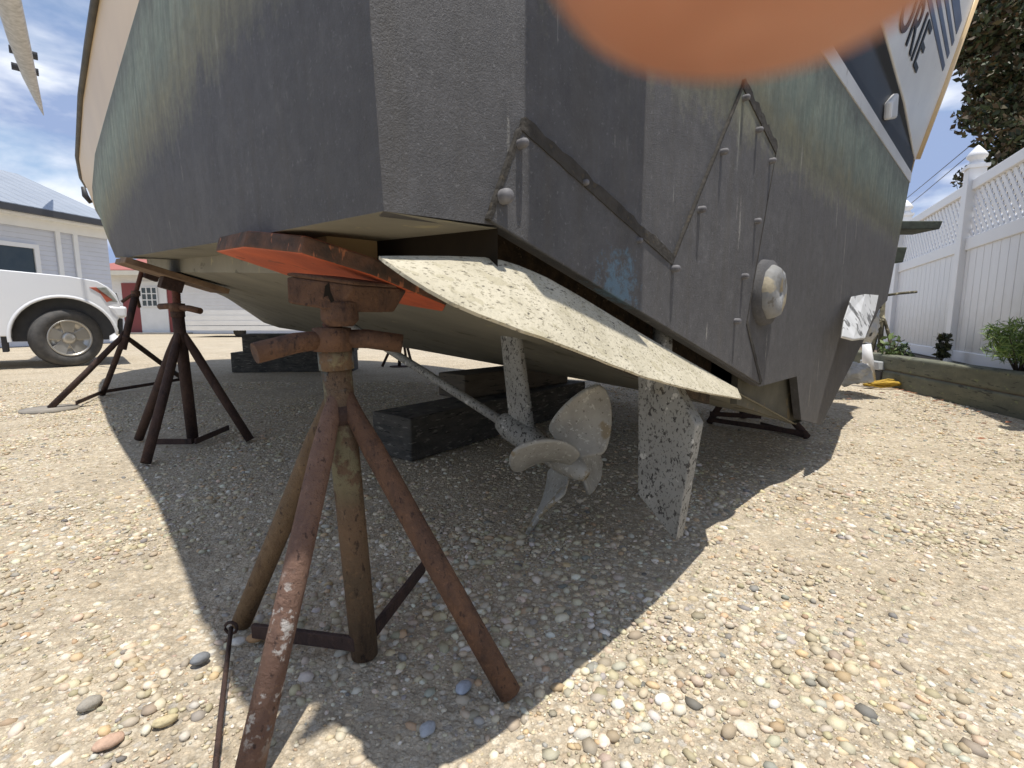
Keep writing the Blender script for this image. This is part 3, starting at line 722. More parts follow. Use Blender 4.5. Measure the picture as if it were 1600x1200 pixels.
hl_ = MB(); hl_.prism([at_depth(px, py, .7645) - V((0, .0005, 0)) for px, py in ((508, 447), (514, 441), (516, 455), (522, 470), (517, 473), (512, 462), (506, 464))], V((0, .002, 0))); hl_.build('hole_shade', 'void', cup)  # dark patch painted in for the shade inside the cup's opening
pt = [padpt(*p) for p in ((336, 393), (380, 386), (470, 396), (580, 430), (697, 478), (692, 487), (640, 478), (560, 462), (450, 431))]
pad = MB(); pad.prism(pt, (pn.normalized()) * .030, 0, 1)
pad.build('pad', ['orange', 'padedge'], near, .004)
sm_ = MB(); p = padpt(535, 398, -.012); sm_.box(p + V((0, .02, .012)), (TX, AX, ZX), (.05, .03, .018)); sm_.build('shim', 'shim', near, .002)
# thin rod chained from the rear left foot towards the viewer
rd = thing('iron_rod', on_ground(362, 990), 'thin rusty iron rod lying on the gravel left of the nearest stand', 'rod')
k = MB(); k.tube([on_ground(361, 981, .035), on_ground(348, 1090, .02), on_ground(335, 1215, .012)], .0042, 8); k.build('shank', 'rust_dark', rd)
k = MB(); k.tube([on_ground(361, 981, .035) + V((0.012 * math.cos(a), 0, .012 * math.sin(a))) for a in np.linspace(0, 6.1, 10)], .003, 6); k.build('eye', 'rust_dark', rd)
# --- second stand along the port chine
fC = on_ground(302, 690); tp_ = at_depth(277, 484, fC.y - .06)
s2 = make_stand('second rusty stand along the port side standing half in the boat shadow', fC, tp_, [on_ground(228, 726), on_ground(217, 688), on_ground(391, 690)], fC.lerp(tp_, .78), .021, .0265, None, 'rust_dark',
    (at_depth(277, 480, fC.y - .06), [at_depth(250, 479, fC.y - .02), at_depth(313, 486, fC.y - .12)], .015), None,
    [(on_ground(245, 690, .03), on_ground(300, 690, .03)), (on_ground(305, 690, .03), on_ground(357, 668, .03))], None, at_depth(274, 438, fC.y - .03))
def hull_pad(root, s, t, hs, ht, mt='woodpad', lift=0):
    z = interp(abs(t), [.07, ct(s) - CHW], [kz(s), cz(s) - .055]); sl = (cz(s) - .055 - kz(s)) / (ct(s) - CHW - .07)
    sgn = -1 if t < 0 else 1
    tv = (TX + ZX * sl * sgn).normalized(); av = (AX + ZX * .06).normalized(); nvv = av.cross(tv); nvv = nvv if nvv.z > 0 else -nvv
    p = MB(); p.box(W(s, t, z) - nvv * .024 + ZX * lift, (tv, av, nvv), (ht, hs, .013)); p.build('pad', mt, root, .003)
    c = MB(); c.box(W(s, t, z) - nvv * .065 + ZX * lift, (tv, av, nvv), (.045, .045, .028)); c.build('swivel_cup', 'rust_dark', root, .004)
b2 = boat_of(at_depth(274, 438, fC.y - .03))
hull_pad(s2, b2.x, b2.y, .16, .21)
# --- third stand
f3 = on_ground(160, 618); f1 = on_ground(78, 640); f2 = on_ground(290, 596)
ap3 = at_depth(196, 528, 3.75); tp3 = at_depth(212, 458, 3.85); sc3 = at_depth(222, 422, 3.9)
s3 = make_stand('third rusty stand with splayed legs in full sun by the white truck', ap3 - (tp3 - ap3) * .25, tp3, [f1, f3, f2], ap3, .021, .024, None, 'rust_dark',
    (tp3, [at_depth(190, 472, 3.8), at_depth(218, 480, 3.9)], .012), None, [(f1 + V((.1, .1, .03)), f3 + V((0, 0, .03))), (f3 + V((0, 0, .03)), f2 + V((0, 0, .03)))], None, sc3)
b3 = boat_of(sc3); hull_pad(s3, min(b3.x, 4.6), max(b3.y, -1.42), .12, .16)
k = MB(); c = f1; k.lathe(V((c.x, c.y, 0)), ZX, [(.16, 0.0), (.16, .012), (.001, .014)], 24); k.build('foot_plate', simple('grey_foot_plate', (.30, .27, .23), (.22, .2, .17), 12, .9, .4), s3)
# --- stand under the starboard side, only its base shows below the keel
g = lambda s, t, z=0.0: W(s, t, z)
s4 = make_stand('low rusty stand whose base frame shows under the keel by the rudder', g(.62, 1.05), g(.62, 1.05, .40), [g(.17, .72), g(.70, .72), g(.75, 1.4)], g(.62, 1.05, .33), .019, .024, None, 'rust_dark',
    (g(.62, 1.05, .42), [g(.5, .95, .42), g(.74, 1.15, .42)], .013), None, [(g(.17, .72, .025), g(.70, .72, .025)), (g(.17, .72, .012), g(.45, .86, .012)), (g(.70, .72, .06), g(.45, .86, .06))], None, g(.62, 1.05, .50))
hull_pad(s4, .62, 1.05, .1, .13)
# --- stand far on the starboard side
tf = on_ground(624, 573); bb_ = boat_of(tf)
tz = interp(1.37, [.07, ct(5.2) - CHW], [kz(5.2), cz(5.2) - .055])
s5 = make_stand('small far stand seen in the gap between the near stand and the timbers', tf, V((tf.x + .05, tf.y, tz - .22)), [tf + V((-.22, -.05, 0)), tf + V((.2, -.1, 0)), tf + V((.05, .25, 0))], tf + V((.04, 0, .5)), .018, .022, None, 'rust_dark',
    None, None, (), None, V((tf.x + .06, tf.y, tz - .08)), 'rust_dark', [(tf, .13)])
hull_pad(s5, bb_.x, 1.30, .1, .12)

# ------------------------------------------------------------------ keel blocking
def beam(name, a, b, w, h, z, mat, label, bev=.008):
    d = (b - a); d.z = 0; L = d.length; d.normalize(); n = d.cross(ZX)
    m = MB(); c = (a + b) / 2; m.box(V((c.x, c.y, z + h / 2)), (d, n, ZX), (L / 2, w / 2, h / 2))
    o = m.build(name, mat, None, bev, 3, (c.x, c.y, 0)); tag(o, label, 'timber', 'timber blocks under the keel'); return o
b1a, b1b = W(1.43, -1.05, 0), W(1.66, .55, 0)
beam('timber_block', b1a, b1b, .27, .20, 0, 'timber', 'massive black timber lying on the gravel behind the propeller')
zk = kz(1.6)
beam('timber_block', W(1.62, -.55, 0), W(1.68, .42, 0), .22, zk - .20 + .0, .201, 'timber_brown', 'brown timber on top of the black timber behind the propeller')
p1_, p2_ = on_ground(360, 582), on_ground(525, 580)
beam('timber_block', p1_ + V((0, .15, 0)), p2_ + V((0.2, .15, 0)), .3, .24, 0, 'timber', 'lower dark timber of the far block stack under the bow')
beam('timber_block', p1_ + V((.12, .2, 0)), p2_ + V((.2, .2, 0)), .3, .22, .241, 'timber', 'upper dark timber of the far block stack under the bow')

# ------------------------------------------------------------------ fence, timber edging, planting
FD = V((math.sin(R(26)), math.cos(R(26)), 0)); FN = V((-FD.y, FD.x, 0)); FP = V((4.18, 4.6, 0))
SOIL = .27
bed = MB(); 
bl = [FP + FD * k - FN * -.05 for k in (-4.2, 6)]
def tim_pt(k): return V((3.63, 4.55, 0)) + V((.228, .974, 0)) * k
bed.prism([tim_pt(-4.3), tim_pt(3.2), FP + FD * 5.5 - FN * .5, FP + FD * -5 - FN * .5], V((0, 0, SOIL - .03)))
tag(bed.build('soil_bed', simple('dark_soil', (.10, .075, .05), (.16, .125, .09), 14, .95, .8, 60), None), 'raised bed of soil behind the timber edging', 'soil', kind='structure')
for i, (z0, h, off, lab) in enumerate(((-.02, .16, 0, 'lower mossy landscape timber edging the bed beside the gravel'), (.142, .145, .015, 'upper mossy landscape timber edging the bed under the fence'))):
    m = MB(); a, b = tim_pt(-4.4) + V((off, 0, 0)), tim_pt(3.3) + V((off, 0, 0)); d = (b - a).normalized()
    m.box((a + b) / 2 + V((.05, 0, z0 + h / 2)), (d, d.cross(ZX), ZX), ((b - a).length / 2, .07, h / 2))
    tag(m.build('landscape_timber', 'bedtimber', None, .02, 3), lab, 'timber', 'landscape timbers')
fence = thing('vinyl_fence', (FP.x, FP.y, SOIL), 'white vinyl privacy fence with lattice top along the right side', 'fence')
BAY = 2.25
posts = [-2, -1, 0, 1, 2, 3]
for k in posts:
    p = FP + FD * (k * BAY); m = MB()
    m.box(p + V((0, 0, (1.93 + .1) / 2)), (FD, FN, ZX), (.063, .063, (1.93 - .1) / 2 + .05)); po = m.build('post', 'vinyl', fence, .006)
    c = MB(); z0 = 1.935 + .0
    c.box(p + V((0, 0, z0 + .012 + .045)), (FD, FN, ZX), (.078, .078, .014))
    zc = z0 + .07
    pts = [(.062, 0), (.062, .02), (.048, .03), (.048, .05), (.072, .07), (.075, .09), (.055, .12), (.03, .15), (.012, .172), (.001, .18)]
    c.lathe(p + V((0, 0, zc)), ZX, pts, 4 if False else 16); c.build('post_cap', 'vinyl', po)
for k in posts[:-1]:
    a = FP + FD * (k * BAY + .064); b = FP + FD * ((k + 1) * BAY - .064); mid_ = (a + b) / 2; L = (b - a).length / 2
    m = MB(); m.box(mid_ + V((0, 0, .755)), (FD, FN, ZX), (L, .014, .505)); m.build('board_panel', 'fenceboards', fence)
    for z, h in ((1.31, .055), (1.83, .045), (.30, .05)):
        r_ = MB(); r_.box(mid_ + V((0, 0, z)), (FD, FN, ZX), (L, .03, h)); r_.build('rail', 'vinyl', fence, .006)
    la = MB(); z0, z1 = 1.365, 1.785; hgt = z1 - z0; sp = .098
    n = int((2 * L + hgt) / sp)
    for sgn in (1, -1):
        for i in range(n + 1):
            u0 = -L - hgt + i * sp + .02; ua, ub = u0, u0 + hgt; za, zb = (z0, z1) if sgn > 0 else (z1, z0)
            def clip(u): return max(-L, min(L, u))
            ca, cb = clip(ua), clip(ub)
            if cb - ca < .01: continue
            zca = lerp(za, zb, (ca - ua) / hgt); zcb = lerp(za, zb, (cb - ua) / hgt)
            A_ = mid_ + FD * ca + V((0, 0, zca)); B_ = mid_ + FD * cb + V((0, 0, zcb)); d = (B_ - A_).normalized()
            la.box((A_ + B_) / 2 + FN * (.0042 * sgn), (d, d.cross(FN).normalized(), FN), ((B_ - A_).length / 2, .019, .004))
    la.build('lattice', 'vinyl', fence)

def leaves(name, blobs, n, size, palette, seed, narrow=.5, parent=None, droop=0):
    r = np.random.default_rng(seed); vs, fs, cs = [], [], []
    wts = np.array([b[1] ** 3 for b in blobs]); wts = wts / wts.sum()
    idx = r.choice(len(blobs), n, p=wts)
    for i in idx:
        c, rad = blobs[i]; d = r.normal(0, 1, 3); d /= np.linalg.norm(d); rr = rad * (r.random() ** .45)
        p = np.array(c) + d * rr * np.array([1, 1, .8])
        if noise.noise(V(p * (1.6 / max(.3, rad)))) < -.18: continue
        a = V(r.normal(0, 1, 3)).normalized(); a.z -= droop; a.normalize(); b = a.cross(V(r.normal(0, 1, 3))).normalized()
        s = size * r.uniform(.6, 1.3); P = V(p); k = len(vs)
        vs += [P - a * s, P + b * s * narrow, P + a * s, P - b * s * narrow]; fs.append((k, k + 1, k + 2, k + 3))
        col = palette[r.integers(len(palette))]; cs += [(*col, 1)] * 4
    base = origin_of(parent) if parent else V((0, 0, 0))
    me = bpy.data.meshes.new(name); me.from_pydata([tuple(v - base) for v in vs], [], fs)
    at = me.color_attributes.new('Col', 'FLOAT_COLOR', 'POINT'); at.data.foreach_set('color', np.array(cs, np.float32).ravel())
    me.materials.append(M['leaf']); o = bpy.data.objects.new(name, me); COL.objects.link(o)
    if parent: o.parent = parent
    return o
# tree beyond the fence
tree = thing('broadleaf_tree', (8.6, 7.2, 0), 'dark leafy tree with red brown tinged foliage overhanging the white fence', 'tree')
tk = MB(); tk.tube([V((8.6, 7.2, 0)), V((8.5, 7.1, 1.6)), V((8.3, 7.1, 3.2)), V((8.2, 7.2, 5.0))], [.19, .16, .12, .05], 12)
for e in ((6.9, 7.1, 3.6), (7.6, 6.0, 4.4), (9.6, 7.8, 4.6), (8.0, 8.6, 4.9), (7.2, 7.9, 4.9)):
    tk.tube([V((8.45, 7.1, 2.2)), V(((8.45 + e[0]) / 2, (7.1 + e[1]) / 2, 2.2 + (e[2] - 2.2) * .62)), V(e)], [.08, .055, .02], 8)
tk.build('trunk', 'bark', tree)
rr_ = random.Random(4); blobs = []
for i in range(46):
    a = rr_.uniform(0, 6.28); rad = rr_.uniform(.3, 2.3); blobs.append(((8.3 + rad * math.cos(a), 7.3 + rad * math.sin(a), rr_.uniform(2.7, 6.4)), rr_.uniform(.35, .62)))
for px, py, dpt in ((1500, 150, 6.6), (1530, 180, 6.4), (1510, 60, 6.8), (1560, 110, 6.6), (1570, 215, 6.2), (1600, 60, 6.5), (1550, 20, 6.6), (1590, 240, 6.1), (1620, 180, 6.3), (1580, 160, 6.5), (1525, 110, 6.5), (1500, 20, 6.8)):
    blobs.append((tuple(at_depth(px, py, dpt)), rr_.uniform(.20, .36)))
for i in range(30):
    blobs.append((tuple(at_depth(rr_.uniform(1500, 1660), rr_.uniform(-120, 190), rr_.uniform(6.6, 7.8))), rr_.uniform(.26, .42)))
def px_of(p):
    r = V(p) - CAM; return 800 + FPX * r.x / (r.y * CP - r.z * SP)
blobs = [b for b in blobs if px_of(b[0]) > 1505 or b[0][2] > 4.6]
leaves('crown', blobs, 135000, .048, [(.028, .040, .014), (.04, .056, .02), (.06, .04, .018), (.020, .028, .012), (.075, .045, .02), (.045, .065, .022), (.085, .07, .03)], 5, .5, tree)
# shrub in the bed at the right
shp = at_depth(1595, 560, 3.35); shp = V((shp.x, shp.y, SOIL - .03))
sh_ = thing('shrub', shp, 'bright green feathery shrub against the white fence at the right edge', 'shrub')
kk = MB()
for i in range(9):
    a = i * .7; kk.tube([shp, shp + V((.06 * math.cos(a), .06 * math.sin(a), .12)), shp + V((.17 * math.cos(a), .17 * math.sin(a), .28))], [.008, .006, .002], 6)
kk.build('stem', 'bark', sh_)
leaves('foliage', [(tuple(shp + V((x, y, z))), r_) for x, y, z, r_ in ((0, 0, .2, .15), (-.13, 0, .2, .11), (.1, -.05, .24, .14), (-.05, .08, .30, .12), (.05, -.1, .16, .12), (-.20, -.05, .18, .08), (-.1, -.02, .36, .07), (.1, .0, .38, .08))], 2600, .034, [(.20, .31, .08), (.15, .25, .065), (.28, .38, .12), (.09, .16, .045)], 8, .12, sh_)
# climber against the post and weeds on the timber
def weed(px, py, dep, h, rad, n, label, cols, size=.03, grp=None, nm='weed'):
    p = at_depth(px, py, dep); p = V((p.x, p.y, SOIL - .04)); t = thing(nm, p, label, 'plant', grp)
    k = MB()
    for i in range(5):
        a = i * 1.3; k.tube([p, p + V((rad * .4 * math.cos(a), rad * .4 * math.sin(a), h * .5)), p + V((rad * .8 * math.cos(a), rad * .8 * math.sin(a), h * .95))], [.004, .003, .0015], 5)
    k.build('stem', 'bark', t)
    leaves('foliage', [(tuple(p + V((0, 0, h * f))), rad) for f in (.3, .55, .8)], n, size, cols, px, .5, t)
weed(1472, 552, 4.35, .30, .055, 240, 'dark climbing plant at the foot of the fence post', [(.05, .06, .03), (.09, .10, .04), (.03, .035, .02)], .028)
weed(1392, 540, 4.9, .22, .10, 150, 'low green weed on the edging beside the junk pile', [(.13, .19, .06), (.09, .14, .045), (.17, .22, .08)], .03)
weed(1408, 540, 5.0, .16, .10, 120, 'second low weed on the edging nearer the fence post', [(.06, .09, .035), (.04, .07, .03)], .03)

# ------------------------------------------------------------------ junk by the starboard quarter
def crumple(name, px, py, dep, sx, sy, sz, mat, label, cat, seed, amp=.3):
    p = at_depth(px, py, dep); bm = bmesh.new(); bmesh.ops.create_icosphere(bm, subdivisions=5, radius=1)
    for v in bm.verts:
        n_ = v.co.copy(); f = 1 + amp * noise.fractal(n_ * 1.6 + V((seed, 0, 0)), 1, 2, 3) + amp * .5 * abs(noise.noise(n_ * 5 + V((0, seed, 0))))
        v.co = V((n_.x * sx, n_.y * sy, n_.z * sz)) * f
    me = bpy.data.meshes.new(name); bm.to_mesh(me); bm.free(); me.materials.append(M[mat])
    for q in me.polygons: q.use_smooth = True
    o = bpy.data.objects.new(name, me); o.location = p; COL.objects.link(o); tag(o, label, cat); return o
crumple('plastic_bundle', 1342, 500, 4.15, .12, .15, .20, 'plastic', 'crumpled white and grey plastic sheeting leaning by the starboard corner', 'plastic sheet', 3, .35)
crumple('sack', 1332, 583, 4.2, .13, .14, .10, 'bag', 'pale slumped sack lying on the gravel under the plastic sheeting', 'sack', 9, .3)
pp_ = on_ground(1360, 603); m = MB(); m.tube([pp_, pp_ + V((-.05, 0, .26)), pp_ + V((-.06, .02, .40))], [.05, .045, .035], 12); tag(m.build('plastic_pipe', 'vinyl', None), 'short upright white plastic pipe beside the sack', 'pipe')
q_ = on_ground(1390, 600); bkt = MB(); bkt.box(q_ + V((0, .12, .065)), (V((1, 0, 0)), V((0, 1, 0)), ZX), (.10, .12, .065)); tag(bkt.build('crate', 'blackplastic', None, .008), 'low black plastic crate between pipe and timber edging', 'crate')
t_ = MB(); t_.prism([q_ + V((-.12, 0, .135)), q_ + V((.12, 0, .135)), q_ + V((.15, .02, .22)), q_ + V((-.12, .02, .22))], V((0, .26, 0))); tag(t_.build('tub', 'bucket', None, .01), 'grey plastic tub resting on the black crate', 'tub')
ro = MB(); pts = []
c_ = on_ground(1388, 606)
for i in range(140):
    a = i * .42; w = .06 * math.sin(i * .9); pts.append(c_ + V(((.19 + w * .5) * math.cos(a) + .02 * math.sin(i), (.06 + w * .2) * math.sin(a), .02 + .045 * (i / 140) + .01 * math.sin(i * 1.7))))
ro.tube(pts, .009, 7); tag(ro.build('rope_coil', 'rope', None), 'tangled coil of yellow rope on the gravel before the crate', 'rope')
# spare mossy stand leaning there
mp_ = on_ground(1372, 592); mt_ = at_depth(1380, 462, mp_.y)
ms = make_stand('mossy spare stand with one long handle standing beside the plastic sheeting', mp_, mt_, [mp_ + V((-.2, -.05, 0)), mp_ + V((.12, -.16, 0)), mp_ + V((.05, .25, 0))], mp_.lerp(mt_, .7), .017, .024, None, 'moss',
   (mt_, [at_depth(1432, 456, mp_.y), at_depth(1368, 460, mp_.y)], .014), None, (), None, mt_ + V((0, 0, .06)), 'moss')
# fallen leaves by the edging
lf = [(tim_pt(k) + V((-.1 - random.random() ** 2 * .75, 0, 0))) for k in np.random.default_rng(3).uniform(-3, 1.5, 170)]
vs, fs, cs = [], [], []
for p in lf:
    a = random.uniform(0, 6.28); s = random.uniform(.012, .03); d = V((math.cos(a), math.sin(a), .1)); e = V((-d.y, d.x, .2)); z = V((p.x, p.y, .014)); k = len(vs)
    vs += [z - d * s, z + e * s * .5, z + d * s, z - e * s * .5]; fs.append((k, k + 1, k + 2, k + 3)); col = random.choice([(.26, .10, .05), (.20, .085, .04), (.34, .17, .08), (.12, .06, .035)]); cs += [(*col, 1)] * 4
me = bpy.data.meshes.new('fallen_leaves'); me.from_pydata([tuple(v) for v in vs], [], fs); at = me.color_attributes.new('Col', 'FLOAT_COLOR', 'POINT'); at.data.foreach_set('color', np.array(cs, np.float32).ravel()); me.materials.append(M['leaf'])
o = bpy.data.objects.new('fallen_leaves', me); COL.objects.link(o); tag(o, 'red brown fallen leaves scattered along the timber edging', 'leaves', kind='stuff')
# overhead wires far beyond the fence
for (y0, y1, z0, lab) in ((298, 268, 0, 'upper thin overhead wire in the sky right of the boat'), (312, 281, 1, 'lower thin overhead wire in the sky right of the boat')):
    a = at_depth(1400, y0 + 25, 40); b = at_depth(1520, y1 - 45, 26); d = b - a; m = MB(); m.tube([a - d * .6, a.lerp(b, .5) - V((0, 0, .05)), b + d * 2], .022, 6)
    tag(m.build('overhead_wire', 'blackplastic', None), lab, 'wire', 'overhead wires')

# ------------------------------------------------------------------ houses
hd = V((.27, .963, 0)); hn = V((.963, -.27, 0)); h0 = V((-11.6, 11.5, 0))
house = thing('white_house', tuple(h0), 'long white clapboard house with grey metal roof behind the truck at left', 'house')
def hp(k, z, out=0): return h0 + hd * k + hn * out + V((0, 0, z))
EZ = 3.02
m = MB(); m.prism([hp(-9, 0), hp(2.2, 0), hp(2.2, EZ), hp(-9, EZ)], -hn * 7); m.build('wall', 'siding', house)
m = MB(); m.prism([hp(-9.3, EZ + .13, .45), hp(2.45, EZ + .13, .45), hp(2.45, EZ + 1.75, -3.6), hp(-9.3, EZ + 1.75, -3.6)], V((0, 0, .08))); 
m.prism([hp(-9.3, EZ + 1.75, -3.6), hp(2.45, EZ + 1.75, -3.6), hp(2.45, EZ + .1, -7.5), hp(-9.3, EZ + .1, -7.5)], V((0, 0, .08))); roof = m.build('roof', 'metalroof', house)
m = MB(); m.prism([hp(-9, EZ, .45), hp(2.4, EZ, .45), hp(2.4, EZ, 0), hp(-9, EZ, 0)], V((0, 0, .05))); m.prism([hp(-9, EZ - .22, .02), hp(2.22, EZ - .22, .02), hp(2.22, EZ, .02), hp(-9, EZ, .02)], hn * .03); m.build('soffit', 'trim', house)
m = MB(); m.prism([hp(-9.3, EZ + .03, .46), hp(2.45, EZ + .03, .46), hp(2.45, EZ + .17, .46), hp(-9.3, EZ + .17, .46)], hn * .11); m.build('gutter', 'gutter', house)
def hwin(px0, px1, z0, z1):
    def kof(px):
        d = ray(px, 400); a = (h0 - CAM); t = (a.dot(hn)) / d.dot(hn); return (CAM + d * t - h0).dot(hd)
    k0, k1 = kof(px0), kof(px1); f = MB()
    for (a, b, c, d) in ((k0 - .1, k1 + .1, z1, z1 + .1), (k0 - .1, k1 + .1, z0 - .1, z0), (k0 - .1, k0, z0, z1), (k1, k1 + .1, z0, z1)):
        f.prism([hp(a, c, .005), hp(b, c, .005), hp(b, d, .005), hp(a, d, .005)], hn * .06)
    fo = f.build('window', 'trim', house); g_ = MB(); g_.prism([hp(k0, z0, .004), hp(k1, z0, .004), hp(k1, z1, .004), hp(k0, z1, .004)], hn * .02); g_.build('pane', 'glass', fo)
    return kof
kof = hwin(-60, 52, 1.72, 2.32)
for px, z0, z1, w in ((92, 0, EZ - .22, .05), (119, 0, EZ - .22, .05)):
    k0 = kof(px); m = MB(); m.prism([hp(k0 - w, z0, .004), hp(k0 + w, z0, .004), hp(k0 + w, z1, .004), hp(k0 - w, z1, .004)], hn * .05); m.build('corner_board', 'trim', house)
m = MB(); m.prism([hp(kof(65), 1.55, .004), hp(kof(120), 1.55, .004), hp(kof(120), 1.63, .004), hp(kof(65), 1.63, .004)], hn * .07); m.build('sill_board', 'trim', house)
# small building with red roof, white door
BY = 22.6
sb_ = thing('white_shed', (-14, BY, 0), 'low white building with red roof and maroon framed white door', 'building')
def xof(px, y=BY): return at_depth(px, 480, y).x
def bx(mb, x0, x1, y0, y1, z0, z1, mi=0): return mb.box(((x0 + x1) / 2, (y0 + y1) / 2, (z0 + z1) / 2), ((1, 0, 0), (0, 1, 0), (0, 0, 1)), ((x1 - x0) / 2, (y1 - y0) / 2, (z1 - z0) / 2), mi)
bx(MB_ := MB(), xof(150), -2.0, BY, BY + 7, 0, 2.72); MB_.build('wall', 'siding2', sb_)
m = MB(); m.prism([V((xof(150) - .5, BY - .6, 2.76)), V((-1.5, BY - .6, 2.76)), V((-1.5, BY + 3.5, 4.0)), V((xof(150) + 1.5, BY + 3.5, 4.0))], V((0, 0, .08)))
m.prism([V((xof(150) - .5, BY + 7.6, 2.76)), V((-1.5, BY + 7.6, 2.76)), V((-1.5, BY + 3.5, 4.0)), V((xof(150) + 1.5, BY + 3.5, 4.0))], V((0, 0, .08)))
m.prism([V((xof(150) - .5, BY - .6, 2.76)), V((xof(150) + 1.5, BY + 3.5, 4.0)), V((xof(150) - .5, BY + 7.6, 2.76))], V((0, 0, .08)))
m.build('roof', 'redroof', sb_)
m = MB(); bx(m, xof(150) - .5, -1.5, BY - .6, BY, 2.66, 2.75); bx(m, xof(150) - .5, -1.5, BY - .66, BY - .6, 2.6, 2.8); m.build('fascia', simple('cream_fascia', (.66, .62, .52), (.6, .57, .48), 3, .5), sb_)
for a, b in ((194, 221), (261, 276)):
    m = MB(); bx(m, xof(a), xof(b), BY - .05, BY, .05, 2.3); m.build('shutter', 'maroon', sb_)
m = MB(); bx(m, xof(221), xof(268) - .12, BY - .09, BY - .0, 0.04, 2.38); dr = m.build('door', 'trim', sb_, .01)
m = MB(); x0, x1 = xof(226), xof(250); bx(m, x0, x1, BY - .12, BY - .09, 1.25, 2.1); wn = m.build('window', 'glass', dr)
m = MB()
for i in range(4): x = lerp(x0, x1, i / 3); bx(m, x - .025, x + .025, BY - .14, BY - .12, 1.25, 2.1)
for i in range(4): z = lerp(1.25, 2.1, i / 3); bx(m, x0, x1, BY - .142, BY - .122, z - .022, z + .022)
m.build('glazing_bar', 'trim', wn)
m = MB(); bx(m, xof(221) - 2, xof(300), BY - .7, BY - .1, 0, .06); m.build('doorstep', simple('concrete', (.30, .29, .27), (.25, .24, .22), 6, .9), sb_)
# low white trailer-like deck before it
tl_ = thing('white_trailer', (-9.5, 18, 0), 'low white slatted trailer deck seen under the hull beyond the stands', 'trailer')
m = MB()
for i in range(4): bx(m, at_depth(288, 500, 18).x, -6, 18, 18.06, .25 + i * .19, .25 + i * .19 + .165)
m.build('slat_side', 'trim', tl_)
m = MB(); bx(m, at_depth(288, 500, 18).x, -6, 18.06, 20, .3, .42); m.build('bed', 'gutter', tl_)
m = MB()
for x in (-10.2, -7.2): m.lathe((x, 18.25, .2), (0, 1, 0), [(.001, 0), (.2, .001), (.2, .16), (.001, .161)], 20)
m.build('wheel', 'tyre', tl_)

# ------------------------------------------------------------------ pickup truck
tdir = V((.75, .66, 0)).normalized(); tn = V((tdir.y, -tdir.x, 0))       # tn points to the near side
wc = on_ground(106, 573); wc = V((wc.x, wc.y, 0)) + tdir * .02
truck = thing('pickup_truck', (wc.x, wc.y, 0), 'white pickup truck parked nose right beside the white house', 'truck')
def tp2(x, z, y=0.0):
    x = x * .80 if x > .56 else x
    return wc + tdir * x + tn * (y - .02) + V((0, 0, z))     # x along, y outwards from the near side
TWd = 1.9
def arch(xc, r, n=14): return [(xc + r * math.cos(a), .40 + r * math.sin(a)) for a in np.linspace(math.pi * 1.02, -.05, n)]
side = [(.93, .62), (.95, .78), (.90, .93), (.80, 1.06), (.45, 1.17), (-.55, 1.26), (-1.05, 1.285), (-1.05, .42)]
body_lo = [(-5.0, .55), (-5.0, 1.3), (-1.05, 1.285), (-.55, 1.26), (.1, 1.215), (.38, 1.165), (.62, 1.085), (.72, .98), (.755, .86), (.755, .70), (.56, .62)]
poly = body_lo[:]
poly += list(reversed(arch(0, .53))) + [(-.56, .42), (-2.9, .42)] + list(reversed(arch(-3.5, .53))) + [(-4.1, .5)]
m = MB(); m.prism([tp2(x, z) for x, z in poly], -tn * TWd); m.build('body', 'truckwhite', truck, .05, 4)
m = MB(); m.prism([tp2(x, z, -.12) for x, z in ((-1.0, 1.27), (-1.7, 1.86), (-3.1, 1.88), (-3.3, 1.29))], -tn * (TWd - .24)); m.build('cab', 'truckwhite', truck, .05, 3)
m = MB(); m.prism([tp2(x, z, -.115) for x, z in ((-1.2, 1.33), (-1.75, 1.78), (-2.95, 1.8), (-3.05, 1.35))], tn * .01); m.build('side_window', 'glass', truck)
m = MB(); m.prism([tp2(-1.0, 1.30, -.3), tp2(-1.66, 1.83, -.3), tp2(-1.66, 1.83, -TWd + .3), tp2(-1.0, 1.30, -TWd + .3)], tdir * .04 + V((0, 0, .03))); m.build('windshield', 'glass', truck)
# wheel arch liner, flare
m = MB(); m.prism([tp2(x, z, -.16) for x, z in [(-.53, .35)] + arch(0, .53) + [(.53, .35)]], -tn * .3); m.build('wheel_arch', 'blackplastic', truck)
def ring(x0, r0, r1, y0, y1):
    b = MB(); rows = []
    for a in np.linspace(math.pi * 1.03, -.12, 26):
        rows.append([tp2(x0 + r * math.cos(a), .40 + r * math.sin(a), y) for r, y in ((r0, -.02), (r0, y1), ((r0 + r1) / 2, y1 + .004), (r1, y0))])
    b.grid(rows, 0, True); return b
ring(0, .525, .565, .004, .014).build('fender_flare', 'truckwhite', truck)
ring(-3.5, .525, .565, .004, .014).build('fender_flare', 'truckwhite', truck)
# headlight, lamp corner, bumper, valance, grille, mirror
def patch(name, pts, mat, off=.006, th=.03, bev=.012, par=None):
    b = MB(); b.prism([tp2(x, z, y + off) for x, z, y in pts], -tn * th); return b.build(name, mat, par or truck, bev)
hl = patch('headlight', [(.36, 1.08, 0), (.47, 1.09, 0), (.66, .99, 0), (.735, .88, 0), (.58, .885, 0)], 'lens')
patch('turn_signal', [(.29, 1.075, 0), (.37, 1.08, 0), (.58, .885, 0), (.52, .91, 0)], 'amber', .009, .03, .006, hl)
b = MB(); b.prism([tp2(.56, .66, .02), tp2(.83, .66, .0), tp2(.85, .82, .0), tp2(.57, .83, .02)], -tn * (TWd + .02)); b.build('bumper', 'truckwhite', truck, .035, 3)
b = MB(); b.prism([tp2(.56, .42, -.03), tp2(.76, .42, -.03), tp2(.78, .655, -.03), tp2(.56, .655, -.03)], -tn * (TWd - .06)); b.build('valance', 'blackplastic', truck, .02)
